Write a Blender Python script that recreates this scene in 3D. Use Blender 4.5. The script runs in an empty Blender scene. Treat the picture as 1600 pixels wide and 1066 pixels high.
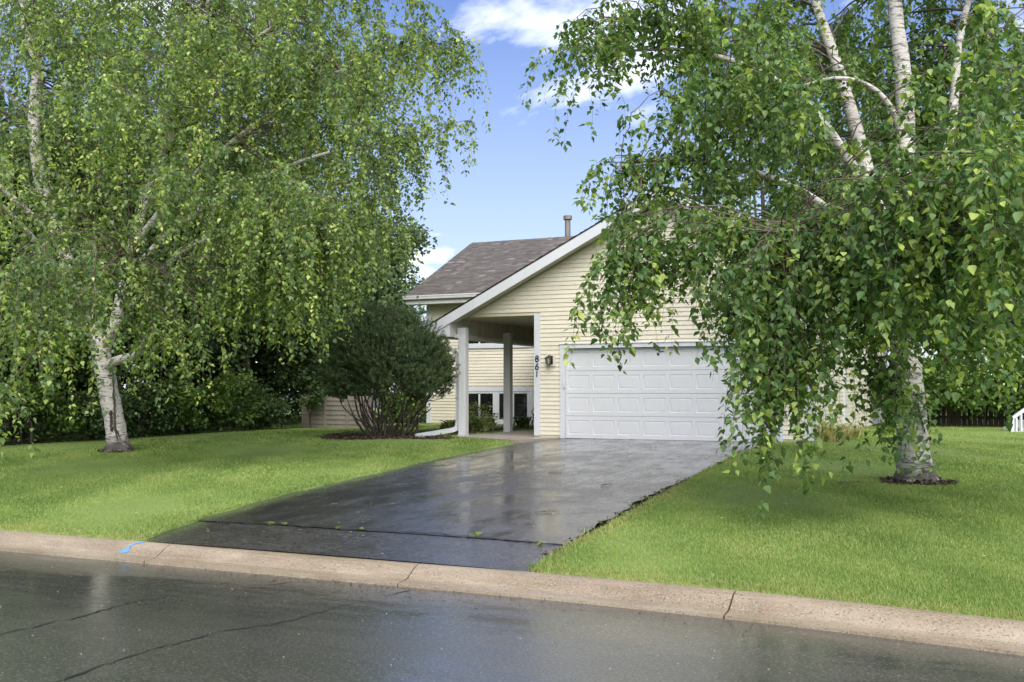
import bpy, math, random
import numpy as np

# ------------------------------------------------------------------ camera, sky, sun
SC = bpy.context.scene
COL = SC.collection
R = math.radians
YAW = 24.9
CAM_H = 1.65
cam = bpy.data.cameras.new('camera')
cam.sensor_width = 36.0
cam.lens = 37.35
cam.shift_y = 0.0488
cam.clip_start = 0.05
cam.clip_end = 3000
camo = bpy.data.objects.new('camera', cam)
COL.objects.link(camo)
camo.location = (0, 0, CAM_H)
camo.rotation_euler = (R(90), 0, R(YAW))
SC.camera = camo

SUN_EL, SUN_AZ = 45.0, 150.0            # azimuth measured clockwise from +Y (north)
world = bpy.data.worlds.new('World')
SC.world = world
world.use_nodes = True
wn, wl = world.node_tree.nodes, world.node_tree.links
wn.clear()


def wnode(t, **kw):
    n = wn.new(t)
    for k, v in kw.items():
        setattr(n, k, v)
    return n


sky = wnode('ShaderNodeTexSky', sky_type='NISHITA', sun_disc=False)
sky.sun_elevation = R(SUN_EL)
sky.sun_rotation = R(SUN_AZ)
sky.air_density = 1.0
sky.dust_density = 0.4
sky.ozone_density = 2.0
hsv = wnode('ShaderNodeHueSaturation')
hsv.inputs['Hue'].default_value = 0.52
hsv.inputs['Saturation'].default_value = 1.4
hsv.inputs['Value'].default_value = 0.58
wl.new(sky.outputs[0], hsv.inputs['Color'])
geo = wnode('ShaderNodeNewGeometry')
sepd = wnode('ShaderNodeSeparateXYZ')
tcw = wnode('ShaderNodeTexCoord')
wl.new(tcw.outputs['Generated'], sepd.inputs[0])
zc = wnode('ShaderNodeMath', operation='MAXIMUM')
zc.inputs[1].default_value = 0.0
wl.new(sepd.outputs['Z'], zc.inputs[0])
za = wnode('ShaderNodeMath', operation='ADD')
za.inputs[1].default_value = 0.16
wl.new(zc.outputs[0], za.inputs[0])
dv = wnode('ShaderNodeVectorMath', operation='DIVIDE')
comb = wnode('ShaderNodeCombineXYZ')
for i in range(3):
    wl.new(za.outputs[0], comb.inputs[i])
wl.new(tcw.outputs['Generated'], dv.inputs[0])
wl.new(comb.outputs[0], dv.inputs[1])
mp = wnode('ShaderNodeMapping')
mp.inputs['Location'].default_value = (3.7, 5.15, 0.0)
mp.inputs['Rotation'].default_value = (0, 0, 0.10)
mp.inputs['Scale'].default_value = (1.0, 1.0, 1.0)
wl.new(dv.outputs[0], mp.inputs[0])
cn = wnode('ShaderNodeTexNoise')
cn.inputs['Scale'].default_value = 1.15
cn.inputs['Detail'].default_value = 9
cn.inputs['Roughness'].default_value = 0.56
cn.inputs['Distortion'].default_value = 0.25
wl.new(mp.outputs[0], cn.inputs['Vector'])
cr = wnode('ShaderNodeValToRGB')
cr.color_ramp.elements[0].position = 0.495
cr.color_ramp.elements[0].color = (0, 0, 0, 1)
cr.color_ramp.elements[1].position = 0.62
cr.color_ramp.elements[1].color = (1, 1, 1, 1)
wl.new(cn.outputs['Fac'], cr.inputs[0])
# low air: the blue pales towards the horizon all the way round
hz = wnode('ShaderNodeMapRange')
hz.inputs['From Min'].default_value = 0.0
hz.inputs['From Max'].default_value = 0.45
hz.inputs['To Min'].default_value = 0.8
hz.inputs['To Max'].default_value = 0.0
wl.new(sepd.outputs['Z'], hz.inputs['Value'])
mixh = wnode('ShaderNodeMixRGB')
mixh.inputs[2].default_value = (3.0, 3.3, 4.0, 1)
wl.new(hz.outputs[0], mixh.inputs[0])
wl.new(hsv.outputs[0], mixh.inputs[1])
mixc = wnode('ShaderNodeMixRGB')
mixc.inputs[2].default_value = (7.4, 7.5, 7.6, 1)
wl.new(cr.outputs[0], mixc.inputs[0])
wl.new(mixh.outputs[0], mixc.inputs[1])
bg = wnode('ShaderNodeBackground')
bg.inputs['Strength'].default_value = 0.10
wl.new(mixc.outputs[0], bg.inputs['Color'])
wo = wnode('ShaderNodeOutputWorld')
wl.new(bg.outputs[0], wo.inputs[0])

sun = bpy.data.lights.new('sun', 'SUN')
sun.energy = 2.4
sun.angle = R(65)
sun.color = (1.0, 0.96, 0.9)
suno = bpy.data.objects.new('sun', sun)
COL.objects.link(suno)
suno.rotation_euler = (R(90 - SUN_EL), 0, R(180 - SUN_AZ))
SC.view_settings.view_transform = 'Standard'
SC.view_settings.look = 'None'
SC.view_settings.gamma = 1.0
SC.view_settings.use_curve_mapping = False
SC.view_settings.exposure = 1.5
SC.render.engine = 'CYCLES'
SC.cycles.max_bounces = 10
SC.cycles.diffuse_bounces = 6
SC.cycles.transparent_max_bounces = 6
SC.cycles.caustics_reflective = False
SC.cycles.caustics_refractive = False

# ------------------------------------------------------------------ helpers
rng = np.random.default_rng(11)
random.seed(11)
CT, ST = math.cos(R(YAW)), math.sin(R(YAW))


def zg(Y):
    """height of the plot: rises gently from the kerb to the house, then level"""
    return 0.12 + (np.clip(Y, 8.0, 23.0) - 8.0) / 15.0 * 0.417


ROOT = {}


def offset_of(o):
    while o is not None and o.parent is not None:
        o = o.parent
    return np.array(ROOT.get(o.name, (0, 0, 0))) if o is not None else np.zeros(3)


class MB:
    def __init__(self):
        self.v, self.f, self.t = [], [], []
        self.cur = 0.5

    def add(self, vs, fs, tint=None):
        n = len(self.v)
        self.v.extend(vs)
        self.f.extend([tuple(i + n for i in f) for f in fs])
        self.t.extend([self.cur if tint is None else tint] * len(vs))

    def box(self, x0, x1, y0, y1, z0, z1, tint=None):
        self.add([(x0, y0, z0), (x1, y0, z0), (x1, y1, z0), (x0, y1, z0), (x0, y0, z1), (x1, y0, z1), (x1, y1, z1), (x0, y1, z1)],
                 [(0, 3, 2, 1), (4, 5, 6, 7), (0, 1, 5, 4), (1, 2, 6, 5), (2, 3, 7, 6), (3, 0, 4, 7)], tint)
        return self

    def bevbox(self, x0, x1, y0, y1, z0, z1, b):
        """box with chamfered vertical edges"""
        pts = [(x0 + b, y0), (x1 - b, y0), (x1, y0 + b), (x1, y1 - b), (x1 - b, y1), (x0 + b, y1), (x0, y1 - b), (x0, y0 + b)]
        return self.prism(pts, z0, z1)

    def prism(self, pts, z0, z1):
        n = len(pts)
        self.add([(p[0], p[1], z0) for p in pts] + [(p[0], p[1], z1) for p in pts],
                 [tuple(range(n - 1, -1, -1)), tuple(range(n, 2 * n))] + [(i, (i + 1) % n, n + (i + 1) % n, n + i) for i in range(n)])
        return self

    def prism_y(self, pts, y0, y1):
        """polygon in X-Z swept along Y; pts counter-clockwise seen from -Y"""
        n = len(pts)
        self.add([(p[0], y0, p[1]) for p in pts] + [(p[0], y1, p[1]) for p in pts],
                 [tuple(range(n)), tuple(range(2 * n - 1, n - 1, -1))] + [((i + 1) % n, i, n + i, n + (i + 1) % n) for i in range(n)])
        return self

    def prism_x(self, pts, x0, x1):
        n = len(pts)
        self.add([(x0, p[0], p[1]) for p in pts] + [(x1, p[0], p[1]) for p in pts],
                 [tuple(range(n - 1, -1, -1)), tuple(range(n, 2 * n))] + [(i, (i + 1) % n, n + (i + 1) % n, n + i) for i in range(n)])
        return self

    def tube(self, path, rad, n=8, cap=True, wob=0.0):
        path = [np.array(p, float) for p in path]
        m = len(path)
        if not hasattr(rad, '__len__'):
            rad = [rad] * m
        vs, fs = [], []
        ref = None
        for i, p in enumerate(path):
            t = path[min(i + 1, m - 1)] - path[max(i - 1, 0)]
            t /= (np.linalg.norm(t) + 1e-9)
            if ref is None:
                ref = np.array([1.0, 0, 0]) if abs(t[0]) < 0.8 else np.array([0, 1.0, 0])
            a = ref - t * ref.dot(t)
            a /= np.linalg.norm(a) + 1e-9
            b = np.cross(t, a)
            ref = a
            for k in range(n):
                ang = 2 * math.pi * k / n
                rr = rad[i] * (1 + (random.uniform(-wob, wob) if wob else 0))
                vs.append(tuple(p + rr * (math.cos(ang) * a + math.sin(ang) * b)))
        for i in range(m - 1):
            for k in range(n):
                k2 = (k + 1) % n
                fs.append((i * n + k, i * n + k2, (i + 1) * n + k2, (i + 1) * n + k))
        if cap:
            fs.append(tuple(range(n - 1, -1, -1)))
            fs.append(tuple((m - 1) * n + k for k in range(n)))
        self.add(vs, fs)
        return self

    def build(self, name, mat, parent=None, smooth=False, **props):
        me = bpy.data.meshes.new(name)
        off = offset_of(parent) if parent is not None else np.zeros(3)
        v = np.array(self.v, float) - off
        me.from_pydata(v.tolist(), [], self.f)
        at = me.attributes.new('tint', 'FLOAT', 'POINT')
        at.data.foreach_set('value', np.array(self.t, np.float32))
        return link(name, me, mat, parent, smooth, **props)


def link(name, me, mat, parent=None, smooth=False, **props):
    if mat is not None and not me.materials:
        me.materials.append(getattr(mat, 'm', mat))
    if smooth:
        me.shade_smooth()
    o = bpy.data.objects.new(name, me)
    COL.objects.link(o)
    if parent is not None:
        o.parent = parent
    for k, val in props.items():
        o[k] = val
    return o


def npmesh(name, verts, faces, tint=None):
    """fast mesh from arrays; faces (n,3) or (n,4)"""
    me = bpy.data.meshes.new(name)
    nv, nf, k = len(verts), len(faces), faces.shape[1]
    me.vertices.add(nv)
    me.vertices.foreach_set('co', np.ascontiguousarray(verts, np.float32).ravel())
    me.loops.add(nf * k)
    me.loops.foreach_set('vertex_index', np.ascontiguousarray(faces, np.int32).ravel())
    me.polygons.add(nf)
    me.polygons.foreach_set('loop_start', np.arange(0, nf * k, k, dtype=np.int32))
    me.polygons.foreach_set('loop_total', np.full(nf, k, np.int32))
    me.update(calc_edges=True)
    if tint is not None:
        at = me.attributes.new('tint', 'FLOAT', 'POINT')
        at.data.foreach_set('value', np.ascontiguousarray(tint, np.float32))
    return me


def thing(name, loc, label, cat, group=None):
    o = bpy.data.objects.new(name, None)
    COL.objects.link(o)
    o.location = loc
    o['label'], o['category'] = label, cat
    if group:
        o['group'] = group
    ROOT[o.name] = tuple(loc)
    return o


def tag(o, label, cat, group=None):
    o['label'], o['category'] = label, cat
    if group:
        o['group'] = group
    return o


# ------------------------------------------------------------------ materials
class Mat:
    def __init__(self, name, base=(0.5, 0.5, 0.5), rough=0.6, spec=0.5, metal=0.0):
        self.m = bpy.data.materials.new(name)
        self.m.use_nodes = True
        self.n, self.l = self.m.node_tree.nodes, self.m.node_tree.links
        self.b = self.n['Principled BSDF']
        self.b.inputs['Base Color'].default_value = (*base, 1)
        self.b.inputs['Roughness'].default_value = rough
        self.b.inputs['Specular IOR Level'].default_value = spec
        self.b.inputs['Metallic'].default_value = metal
        self._co = None

    def node(self, t, **kw):
        n = self.n.new(t)
        for k, v in kw.items():
            setattr(n, k, v)
        return n

    def co(self, scale=(1, 1, 1), loc=(0, 0, 0)):
        g = self.node('ShaderNodeNewGeometry')
        mp = self.node('ShaderNodeMapping')
        mp.inputs['Scale'].default_value = scale
        mp.inputs['Location'].default_value = loc
        self.l.new(g.outputs['Position'], mp.inputs[0])
        return mp.outputs[0]

    def noise(self, scale, detail=4, rough=0.5, vec=(1, 1, 1), loc=(0, 0, 0), dist=0.0):
        n = self.node('ShaderNodeTexNoise')
        n.inputs['Scale'].default_value = scale
        n.inputs['Detail'].default_value = detail
        n.inputs['Roughness'].default_value = rough
        n.inputs['Distortion'].default_value = dist
        self.l.new(self.co(vec, loc), n.inputs['Vector'])
        return n.outputs['Fac']

    def attr(self, name='tint'):
        a = self.node('ShaderNodeAttribute', attribute_name=name)
        return a.outputs['Fac']

    def ramp(self, fac, stops):
        r = self.node('ShaderNodeValToRGB')
        e = r.color_ramp.elements
        while len(e) > 1:
            e.remove(e[-1])
        for i, (p, c) in enumerate(stops):
            if i == 0:
                e[0].position = p
            else:
                e.new(p)
            c = (c, c, c) if not hasattr(c, '__len__') else c
            e[i].color = (*c, 1)
        self.l.new(fac, r.inputs[0])
        return r.outputs[0]

    def mix(self, fac, a, b, mode='MIX'):
        m = self.node('ShaderNodeMixRGB', blend_type=mode)
        for i, s in ((0, fac), (1, a), (2, b)):
            if hasattr(s, 'is_linked'):
                self.l.new(s, m.inputs[i])
            elif hasattr(s, '__len__'):
                m.inputs[i].default_value = (*s, 1)
            else:
                m.inputs[i].default_value = s
        return m.outputs[0]

    def base(self, sock):
        self.l.new(sock, self.b.inputs['Base Color'])
        return self

    def rough(self, sock):
        self.l.new(sock, self.b.inputs['Roughness'])
        return self

    def bump(self, fac, strength=0.3, dist=0.01, target='Normal', prev=None):
        bp = self.node('ShaderNodeBump')
        bp.inputs['Strength'].default_value = strength
        bp.inputs['Distance'].default_value = dist
        self.l.new(fac, bp.inputs['Height'])
        if prev is not None:
            self.l.new(prev, bp.inputs['Normal'])
        self.l.new(bp.outputs[0], self.b.inputs[target])
        return bp.outputs[0]


def grimy(name, col, rough=0.5, var=0.08, scale=3.0, spec=0.4, dirt=(0.25, 0.22, 0.17), dirt_amt=0.25, vec=(1, 1, 0.25)):
    """paint or vinyl with faint streaks and weathering"""
    m = Mat(name, col, rough, spec)
    a = m.noise(scale, 6, 0.6, vec)
    b = m.noise(scale * 9, 4, 0.6, vec, (3, 1, 7))
    c1 = m.ramp(a, [(0.3, tuple(x * (1 - var) for x in col)), (0.7, tuple(min(1, x * (1 + var * 0.5)) for x in col))])
    f = m.ramp(b, [(0.55, 0.0), (0.85, dirt_amt)])
    m.base(m.mix(f, c1, dirt))
    return m


M_trim = grimy('white_painted_trim', (0.58, 0.595, 0.62), 0.45)
M_post = grimy('weathered_white_post', (0.58, 0.59, 0.595), 0.55, 0.12, 4, dirt_amt=0.4)
M_beam = grimy('shade_toned_beam_paint', (0.52, 0.50, 0.455), 0.65, 0.25, 6, dirt=(0.2, 0.17, 0.12), dirt_amt=0.5, vec=(1, 1, 0.06))  # grey-brown shade of the inner face put into the colour, with vertical streaks
M_siding = Mat('cream_vinyl_siding', (0.74, 0.67, 0.48), 0.42, 0.4)
_a = M_siding.noise(1.2, 5, 0.6, (1, 1, 2.5))
_t = M_siding.attr()
_c = M_siding.ramp(_t, [(0.0, (0.65, 0.60, 0.475)), (1.0, (0.70, 0.65, 0.525))])
_d = M_siding.ramp(_a, [(0.35, (0.9, 0.9, 0.9)), (0.7, (1, 1, 1))])
M_siding.base(M_siding.mix(1.0, _c, _d, 'MULTIPLY'))
M_siding.bump(M_siding.noise(40, 3, 0.6, (0.15, 0.15, 2)), 0.12, 0.003)
M_wall = Mat('cream_wall_sheathing', (0.66, 0.60, 0.44), 0.6)
M_wall.base(M_wall.ramp(M_wall.noise(2.0, 5), [(0.3, (0.54, 0.48, 0.35)), (0.7, (0.6, 0.54, 0.4))]))
M_door = grimy('white_steel_door', (0.58, 0.59, 0.60), 0.4, 0.04, 1.5, dirt_amt=0.12)
M_door.bump(M_door.noise(25, 4, 0.6, (0.3, 1, 3)), 0.06, 0.002)
M_soffit = grimy('porch_soffit_paint', (0.56, 0.54, 0.49), 0.7, 0.15, 5, vec=(1, 0.1, 1))
M_gutter = grimy('off_white_aluminium', (0.66, 0.66, 0.63), 0.35, 0.1, 3)
M_spout = grimy('grey_downspout_metal', (0.55, 0.56, 0.57), 0.35, 0.1, 3)
M_dark = Mat('dark_gap', (0.02, 0.02, 0.02), 0.8)
M_black = Mat('black_metal', (0.02, 0.018, 0.016), 0.4, 0.5)
M_black.base(M_black.ramp(M_black.noise(30, 3), [(0.3, (0.012, 0.011, 0.01)), (0.7, (0.035, 0.03, 0.026))]))
M_conc = Mat('damp_concrete', (0.36, 0.32, 0.27), 0.55)
_n1 = M_conc.noise(1.1, 6, 0.65)
_n2 = M_conc.noise(60, 3, 0.7)
M_conc.base(M_conc.mix(0.35, M_conc.ramp(_n1, [(0.3, (0.27, 0.225, 0.175)), (0.7, (0.40, 0.35, 0.29))]), M_conc.ramp(_n2, [(0.3, (0.18, 0.15, 0.12)), (0.7, (0.5, 0.45, 0.38))])))
M_conc.rough(M_conc.ramp(_n1, [(0.35, 0.3), (0.65, 0.6)]))
M_conc.bump(_n2, 0.25, 0.004)

# wet kerb concrete with exposed aggregate
M_kerb = Mat('wet_kerb_concrete', (0.36, 0.31, 0.26), 0.45)
_n1 = M_kerb.noise(1.6, 6, 0.65, (0.5, 2, 2))
_n2 = M_kerb.noise(75, 2, 0.6)
_n3 = M_kerb.noise(60, 2, 0.6, (1, 1, 1), (4, 2, 1))
_c = M_kerb.ramp(_n1, [(0.32, (0.205, 0.155, 0.098)), (0.5, (0.285, 0.228, 0.155)), (0.68, (0.36, 0.30, 0.215))])
_c = M_kerb.mix(M_kerb.ramp(_n2, [(0.55, 0.0), (0.66, 0.55)]), _c, (0.46, 0.38, 0.29))
_c = M_kerb.mix(M_kerb.ramp(_n3, [(0.57, 0.0), (0.66, 0.75)]), _c, (0.07, 0.075, 0.065))
M_kerb.base(_c)
M_kerb.rough(M_kerb.ramp(_n1, [(0.3, 0.28), (0.7, 0.55)]))
M_kerb.bump(_n2, 0.35, 0.004)


def asphalt(name, dark, light, speck, film, vec, agg=60, bump=0.6, frough=(0.06, 0.3), sp_amt=0.8, coat_bump=0.25):
    m = Mat(name, dark, 0.6)
    big = m.noise(0.55, 6, 0.62, vec, (2, 5, 0), 0.4)
    mid = m.noise(3.0, 6, 0.65, vec)
    a = m.noise(agg, 3, 0.75)
    a2 = m.noise(agg * 0.9, 2, 0.7, (1, 1, 1), (9, 3, 1))
    c = m.ramp(m.mix(0.4, big, mid), [(0.36, dark), (0.62, light)])
    c = m.mix(m.ramp(a2, [(0.53, 0.0), (0.66, sp_amt)]), c, speck)
    c = m.mix(m.ramp(a, [(0.36, 0.85), (0.47, 0.0)]), c, tuple(x * 0.25 for x in dark))
    m.base(c)
    m.b.inputs['Roughness'].default_value = 0.45
    mixed = m.mix(0.5, big, mid)
    m.b.inputs['Coat Weight'].default_value = film
    m.b.inputs['Coat IOR'].default_value = 1.33
    m.l.new(m.ramp(mixed, [(0.40, frough[0]), (0.58, frough[1])]), m.b.inputs['Coat Roughness'])
    m.bump(a, bump, 0.006)
    # thin water film: ripples softly, shows the stones through where it is thin
    rip = m.mix(0.45, m.noise(6, 4, 0.6, (1, 1, 1), (1, 8, 2)), m.noise(26, 3, 0.6, (0.6, 1.3, 1), (5, 1, 2)))
    h = m.mix(m.ramp(mixed, [(0.44, 0.12), (0.60, 0.75)]), rip, a)
    m.bump(h, coat_bump, 0.004, 'Coat Normal')
    return m


M_road = asphalt('wet_street_asphalt', (0.036, 0.037, 0.030), (0.062, 0.061, 0.051), (0.17, 0.16, 0.13), 1.0, (0.4, 1.6, 1), agg=58, frough=(0.03, 0.2), coat_bump=0.5)
M_drive = asphalt('wet_driveway_asphalt', (0.018, 0.016, 0.016), (0.05, 0.045, 0.043), (0.16, 0.14, 0.125), 1.0, (1.1, 0.45, 1), agg=58, frough=(0.05, 0.32), sp_amt=0.75, coat_bump=0.5)
M_apron = asphalt('coarse_apron_asphalt', (0.016, 0.014, 0.014), (0.035, 0.03, 0.029), (0.27, 0.24, 0.22), 0.85, (1.1, 1.0, 1), agg=62, frough=(0.12, 0.34), sp_amt=0.85, coat_bump=0.9)
M_seal = Mat('tar_crack', (0.02, 0.02, 0.018), 0.5)
M_seal.base(M_seal.ramp(M_seal.noise(30, 3), [(0.3, (0.008, 0.008, 0.008)), (0.7, (0.03, 0.028, 0.026))]))
M_soil = Mat('wet_soil', (0.05, 0.035, 0.025), 0.7)
M_soil.base(M_soil.ramp(M_soil.noise(18, 5, 0.7), [(0.3, (0.02, 0.014, 0.01)), (0.6, (0.06, 0.042, 0.03)), (0.75, (0.12, 0.09, 0.06))]))
M_soil.bump(M_soil.noise(60, 4), 0.8, 0.02)
M_ground = Mat('far_ground_grass', (0.08, 0.12, 0.03), 0.9)
M_ground.base(M_ground.ramp(M_ground.noise(0.3, 5), [(0.3, (0.06, 0.095, 0.02)), (0.7, (0.10, 0.15, 0.035))]))

GC = dict(lo=(0.125, 0.19, 0.045), mid=(0.198, 0.285, 0.07), hi=(0.28, 0.36, 0.105))
M_lawn = Mat('lawn_turf', (0.1, 0.18, 0.02), 0.8, 0.2)
_n1 = M_lawn.noise(0.45, 5, 0.6)
_n2 = M_lawn.noise(14, 5, 0.7)
_n3 = M_lawn.noise(90, 3, 0.7, (1, 1, 1))
_c = M_lawn.ramp(_n1, [(0.3, GC['lo']), (0.55, GC['mid']), (0.75, tuple(0.5 * (a + b) for a, b in zip(GC['mid'], GC['hi'])))])
_c = M_lawn.mix(0.5, _c, M_lawn.ramp(_n2, [(0.3, GC['lo']), (0.7, GC['hi'])]))
_c = M_lawn.mix(0.3, _c, M_lawn.ramp(_n3, [(0.3, (0.03, 0.06, 0.008)), (0.7, GC['hi'])]))
M_lawn.base(_c)
M_lawn.bump(_n3, 0.5, 0.02)


def leafmat(name, stops, trans=0.3, rough=0.45, tcol=None, spec=0.35, patch=None):
    m = Mat(name, stops[0][1], rough, spec)
    c = m.ramp(m.attr(), stops)
    if patch:
        c = m.mix(m.ramp(m.noise(patch[0], 3), [(0.4, 0.0), (0.65, patch[1])]), c, patch[2])
    m.base(c)
    t = m.node('ShaderNodeBsdfTranslucent')
    tc = m.mix(1.0, c, tcol or (1.5, 1.6, 0.6), 'MULTIPLY')
    m.l.new(tc, t.inputs['Color'])
    mx = m.node('ShaderNodeMixShader')
    mx.inputs[0].default_value = trans
    m.l.new(m.b.outputs[0], mx.inputs[1])
    m.l.new(t.outputs[0], mx.inputs[2])
    m.l.new(mx.outputs[0], m.n['Material Output'].inputs['Surface'])
    return m


M_leafR = leafmat('birch_leaf_deep_green', [(0.0, (0.075, 0.14, 0.048)), (0.5, (0.14, 0.23, 0.075)), (0.8, (0.25, 0.345, 0.095)), (1.0, (0.46, 0.54, 0.14))], 0.42)
M_leafL = leafmat('birch_leaf_light_green', [(0.0, (0.10, 0.16, 0.07)), (0.45, (0.185, 0.27, 0.105)), (0.8, (0.34, 0.43, 0.13)), (1.0, (0.58, 0.64, 0.18))], 0.47)
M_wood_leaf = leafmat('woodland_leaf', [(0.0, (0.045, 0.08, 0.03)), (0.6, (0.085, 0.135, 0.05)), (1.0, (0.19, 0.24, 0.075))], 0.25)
M_far_leaf = leafmat('far_tree_leaf', [(0.0, (0.07, 0.11, 0.05)), (0.6, (0.12, 0.17, 0.08)), (1.0, (0.2, 0.26, 0.12))], 0.3)
M_shrub_leaf = leafmat('shrub_leaf', [(0.0, (0.06, 0.11, 0.025)), (0.6, (0.12, 0.20, 0.045)), (1.0, (0.27, 0.36, 0.08))], 0.3)
M_hosta = leafmat('variegated_leaf', [(0.0, (0.10, 0.17, 0.045)), (0.45, (0.19, 0.27, 0.07)), (0.75, (0.42, 0.46, 0.18)), (1.0, (0.7, 0.7, 0.48))], 0.25)
M_straw = leafmat('straw_leaf', [(0.0, (0.16, 0.2, 0.06)), (0.5, (0.35, 0.32, 0.14)), (1.0, (0.6, 0.52, 0.32))], 0.25)
M_needle = leafmat('pine_needle', [(0.0, (0.05, 0.085, 0.04)), (0.6, (0.105, 0.155, 0.07)), (1.0, (0.21, 0.26, 0.115))], 0.3, 0.5)
M_grass = leafmat('grass_blade', [(0.0, (0.122, 0.192, 0.045)), (0.5, (0.20, 0.288, 0.07)), (0.85, (0.285, 0.365, 0.105)), (1.0, (0.38, 0.33, 0.14))], 0.3, 0.5)

M_bark = Mat('birch_bark', (0.6, 0.57, 0.52), 0.7, 0.25)
_len = M_bark.noise(1.0, 4, 0.6, (5, 5, 42), (1, 2, 3), 0.6)
_len2 = M_bark.noise(1.0, 5, 0.7, (2.2, 2.2, 9), (7, 2, 3), 1.0)
_fine = M_bark.noise(1.0, 5, 0.7, (16, 16, 120))
_c = M_bark.ramp(_fine, [(0.3, (0.32, 0.29, 0.255)), (0.5, (0.54, 0.50, 0.455)), (0.7, (0.68, 0.645, 0.595))])
_c = M_bark.mix(M_bark.ramp(_len, [(0.585, 0.0), (0.62, 0.9)]), _c, (0.05, 0.04, 0.033))
_c = M_bark.mix(M_bark.ramp(_len2, [(0.545, 0.0), (0.60, 0.8)]), _c, (0.12, 0.10, 0.083))
# rough dark bark plates gather at the foot of the stem (tint = 1 there)
_foot = M_bark.mix(1.0, M_bark.attr(), M_bark.ramp(_len2, [(0.3, 0.35), (0.6, 1.0)]), 'MULTIPLY')
_c = M_bark.mix(M_bark.ramp(_foot, [(0.30, 0.0), (0.6, 0.9)]), _c, (0.06, 0.05, 0.042))
M_bark.base(_c)
M_bark.bump(_len2, 0.7, 0.03, prev=M_bark.bump(_fine, 0.4, 0.01))
M_twig = Mat('twig_bark', (0.10, 0.07, 0.05), 0.7)
M_twig.base(M_twig.ramp(M_twig.noise(12, 3), [(0.3, (0.06, 0.042, 0.03)), (0.7, (0.17, 0.13, 0.1))]))
M_darkbark = Mat('dark_bark', (0.05, 0.04, 0.03), 0.8)
M_darkbark.base(M_darkbark.ramp(M_darkbark.noise(1.0, 5, 0.6, (14, 14, 3)), [(0.3, (0.022, 0.017, 0.013)), (0.7, (0.09, 0.07, 0.052))]))
M_darkbark.bump(M_darkbark.noise(1.0, 5, 0.6, (20, 20, 5)), 0.8, 0.02)
M_chip = Mat('mulch_chip', (0.1, 0.05, 0.03), 0.8)
M_chip.base(M_chip.ramp(M_chip.attr(), [(0.0, (0.022, 0.015, 0.011)), (0.6, (0.065, 0.04, 0.027)), (1.0, (0.17, 0.115, 0.075))]))
M_shingle = Mat('asphalt_shingle', (0.15, 0.12, 0.11), 0.75, 0.3)
_g = M_shingle.noise(120, 2, 0.7)
_c = M_shingle.ramp(M_shingle.attr(), [(0.0, (0.045, 0.039, 0.036)), (0.5, (0.09, 0.08, 0.074)), (0.8, (0.145, 0.132, 0.122)), (1.0, (0.25, 0.23, 0.215))])
M_shingle.base(M_shingle.mix(0.35, _c, M_shingle.ramp(_g, [(0.3, (0.045, 0.04, 0.037)), (0.7, (0.25, 0.225, 0.205))])))
M_rust = Mat('weathered_flue_metal', (0.2, 0.13, 0.09), 0.6, 0.4, 0.3)
M_rust.base(M_rust.ramp(M_rust.noise(7, 4, 0.6, (1, 1, 0.3)), [(0.3, (0.14, 0.112, 0.092)), (0.7, (0.26, 0.22, 0.185))]))
M_glass = Mat('window_glass', (0.008, 0.009, 0.009), 0.02, 0.6)
M_glass.base(M_glass.ramp(M_glass.noise(1.0, 2, 0.5, (9, 9, 0.2)), [(0.35, (0.006, 0.007, 0.007)), (0.7, (0.02, 0.02, 0.018))]))
M_screen = Mat('insect_screen', (0.03, 0.03, 0.03), 0.6)
M_digit = Mat('house_number_blue_black', (0.012, 0.018, 0.04), 0.4)
M_fence = Mat('weathered_dark_board', (0.07, 0.055, 0.045), 0.8)
_f = M_fence.noise(1.0, 5, 0.6, (25, 25, 1.2))
M_fence.base(M_fence.mix(0.5, M_fence.ramp(_f, [(0.3, (0.03, 0.024, 0.02)), (0.7, (0.10, 0.08, 0.065))]), M_fence.ramp(M_fence.attr(), [(0, (0.03, 0.025, 0.02)), (1, (0.11, 0.085, 0.065))])))
M_beige = grimy('beige_screen_board', (0.30, 0.26, 0.215), 0.6, 0.15, 3)
M_roofN = Mat('grey_roof', (0.3, 0.3, 0.3), 0.7)
M_roofN.base(M_roofN.ramp(M_roofN.noise(14, 4, 0.6, (1, 1, 4)), [(0.3, (0.25, 0.25, 0.26)), (0.7, (0.42, 0.42, 0.42))]))
M_brickred = Mat('red_brown_wall', (0.25, 0.07, 0.05), 0.7)
M_brickred.base(M_brickred.ramp(M_brickred.noise(3, 4, 0.6, (1, 1, 6)), [(0.3, (0.2, 0.05, 0.04)), (0.7, (0.3, 0.09, 0.06))]))
M_blue = Mat('blue_spray_mark', (0.05, 0.25, 0.6), 0.6)
M_blue.base(M_blue.ramp(M_blue.noise(50, 3, 0.7), [(0.35, (0.2, 0.3, 0.4)), (0.6, (0.05, 0.26, 0.62))]))
M_carp = Mat('silver_car_paint', (0.5, 0.52, 0.54), 0.25, 0.6, 0.4)
M_carp.base(M_carp.ramp(M_carp.noise(2, 2), [(0.3, (0.46, 0.48, 0.5)), (0.7, (0.54, 0.56, 0.58))]))
M_rubber = Mat('tyre_rubber', (0.02, 0.02, 0.02), 0.8)
M_rubber.base(M_rubber.ramp(M_rubber.noise(20, 3), [(0.3, (0.015, 0.015, 0.015)), (0.7, (0.03, 0.03, 0.03))]))

# ------------------------------------------------------------------ ground, road, kerb, drive, lawn
def YG(X):
    """street edge of the gutter"""
    return 7.82 - 0.023 * np.clip(np.asarray(X, float) + 4.0, 0, 9) ** 2


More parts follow.
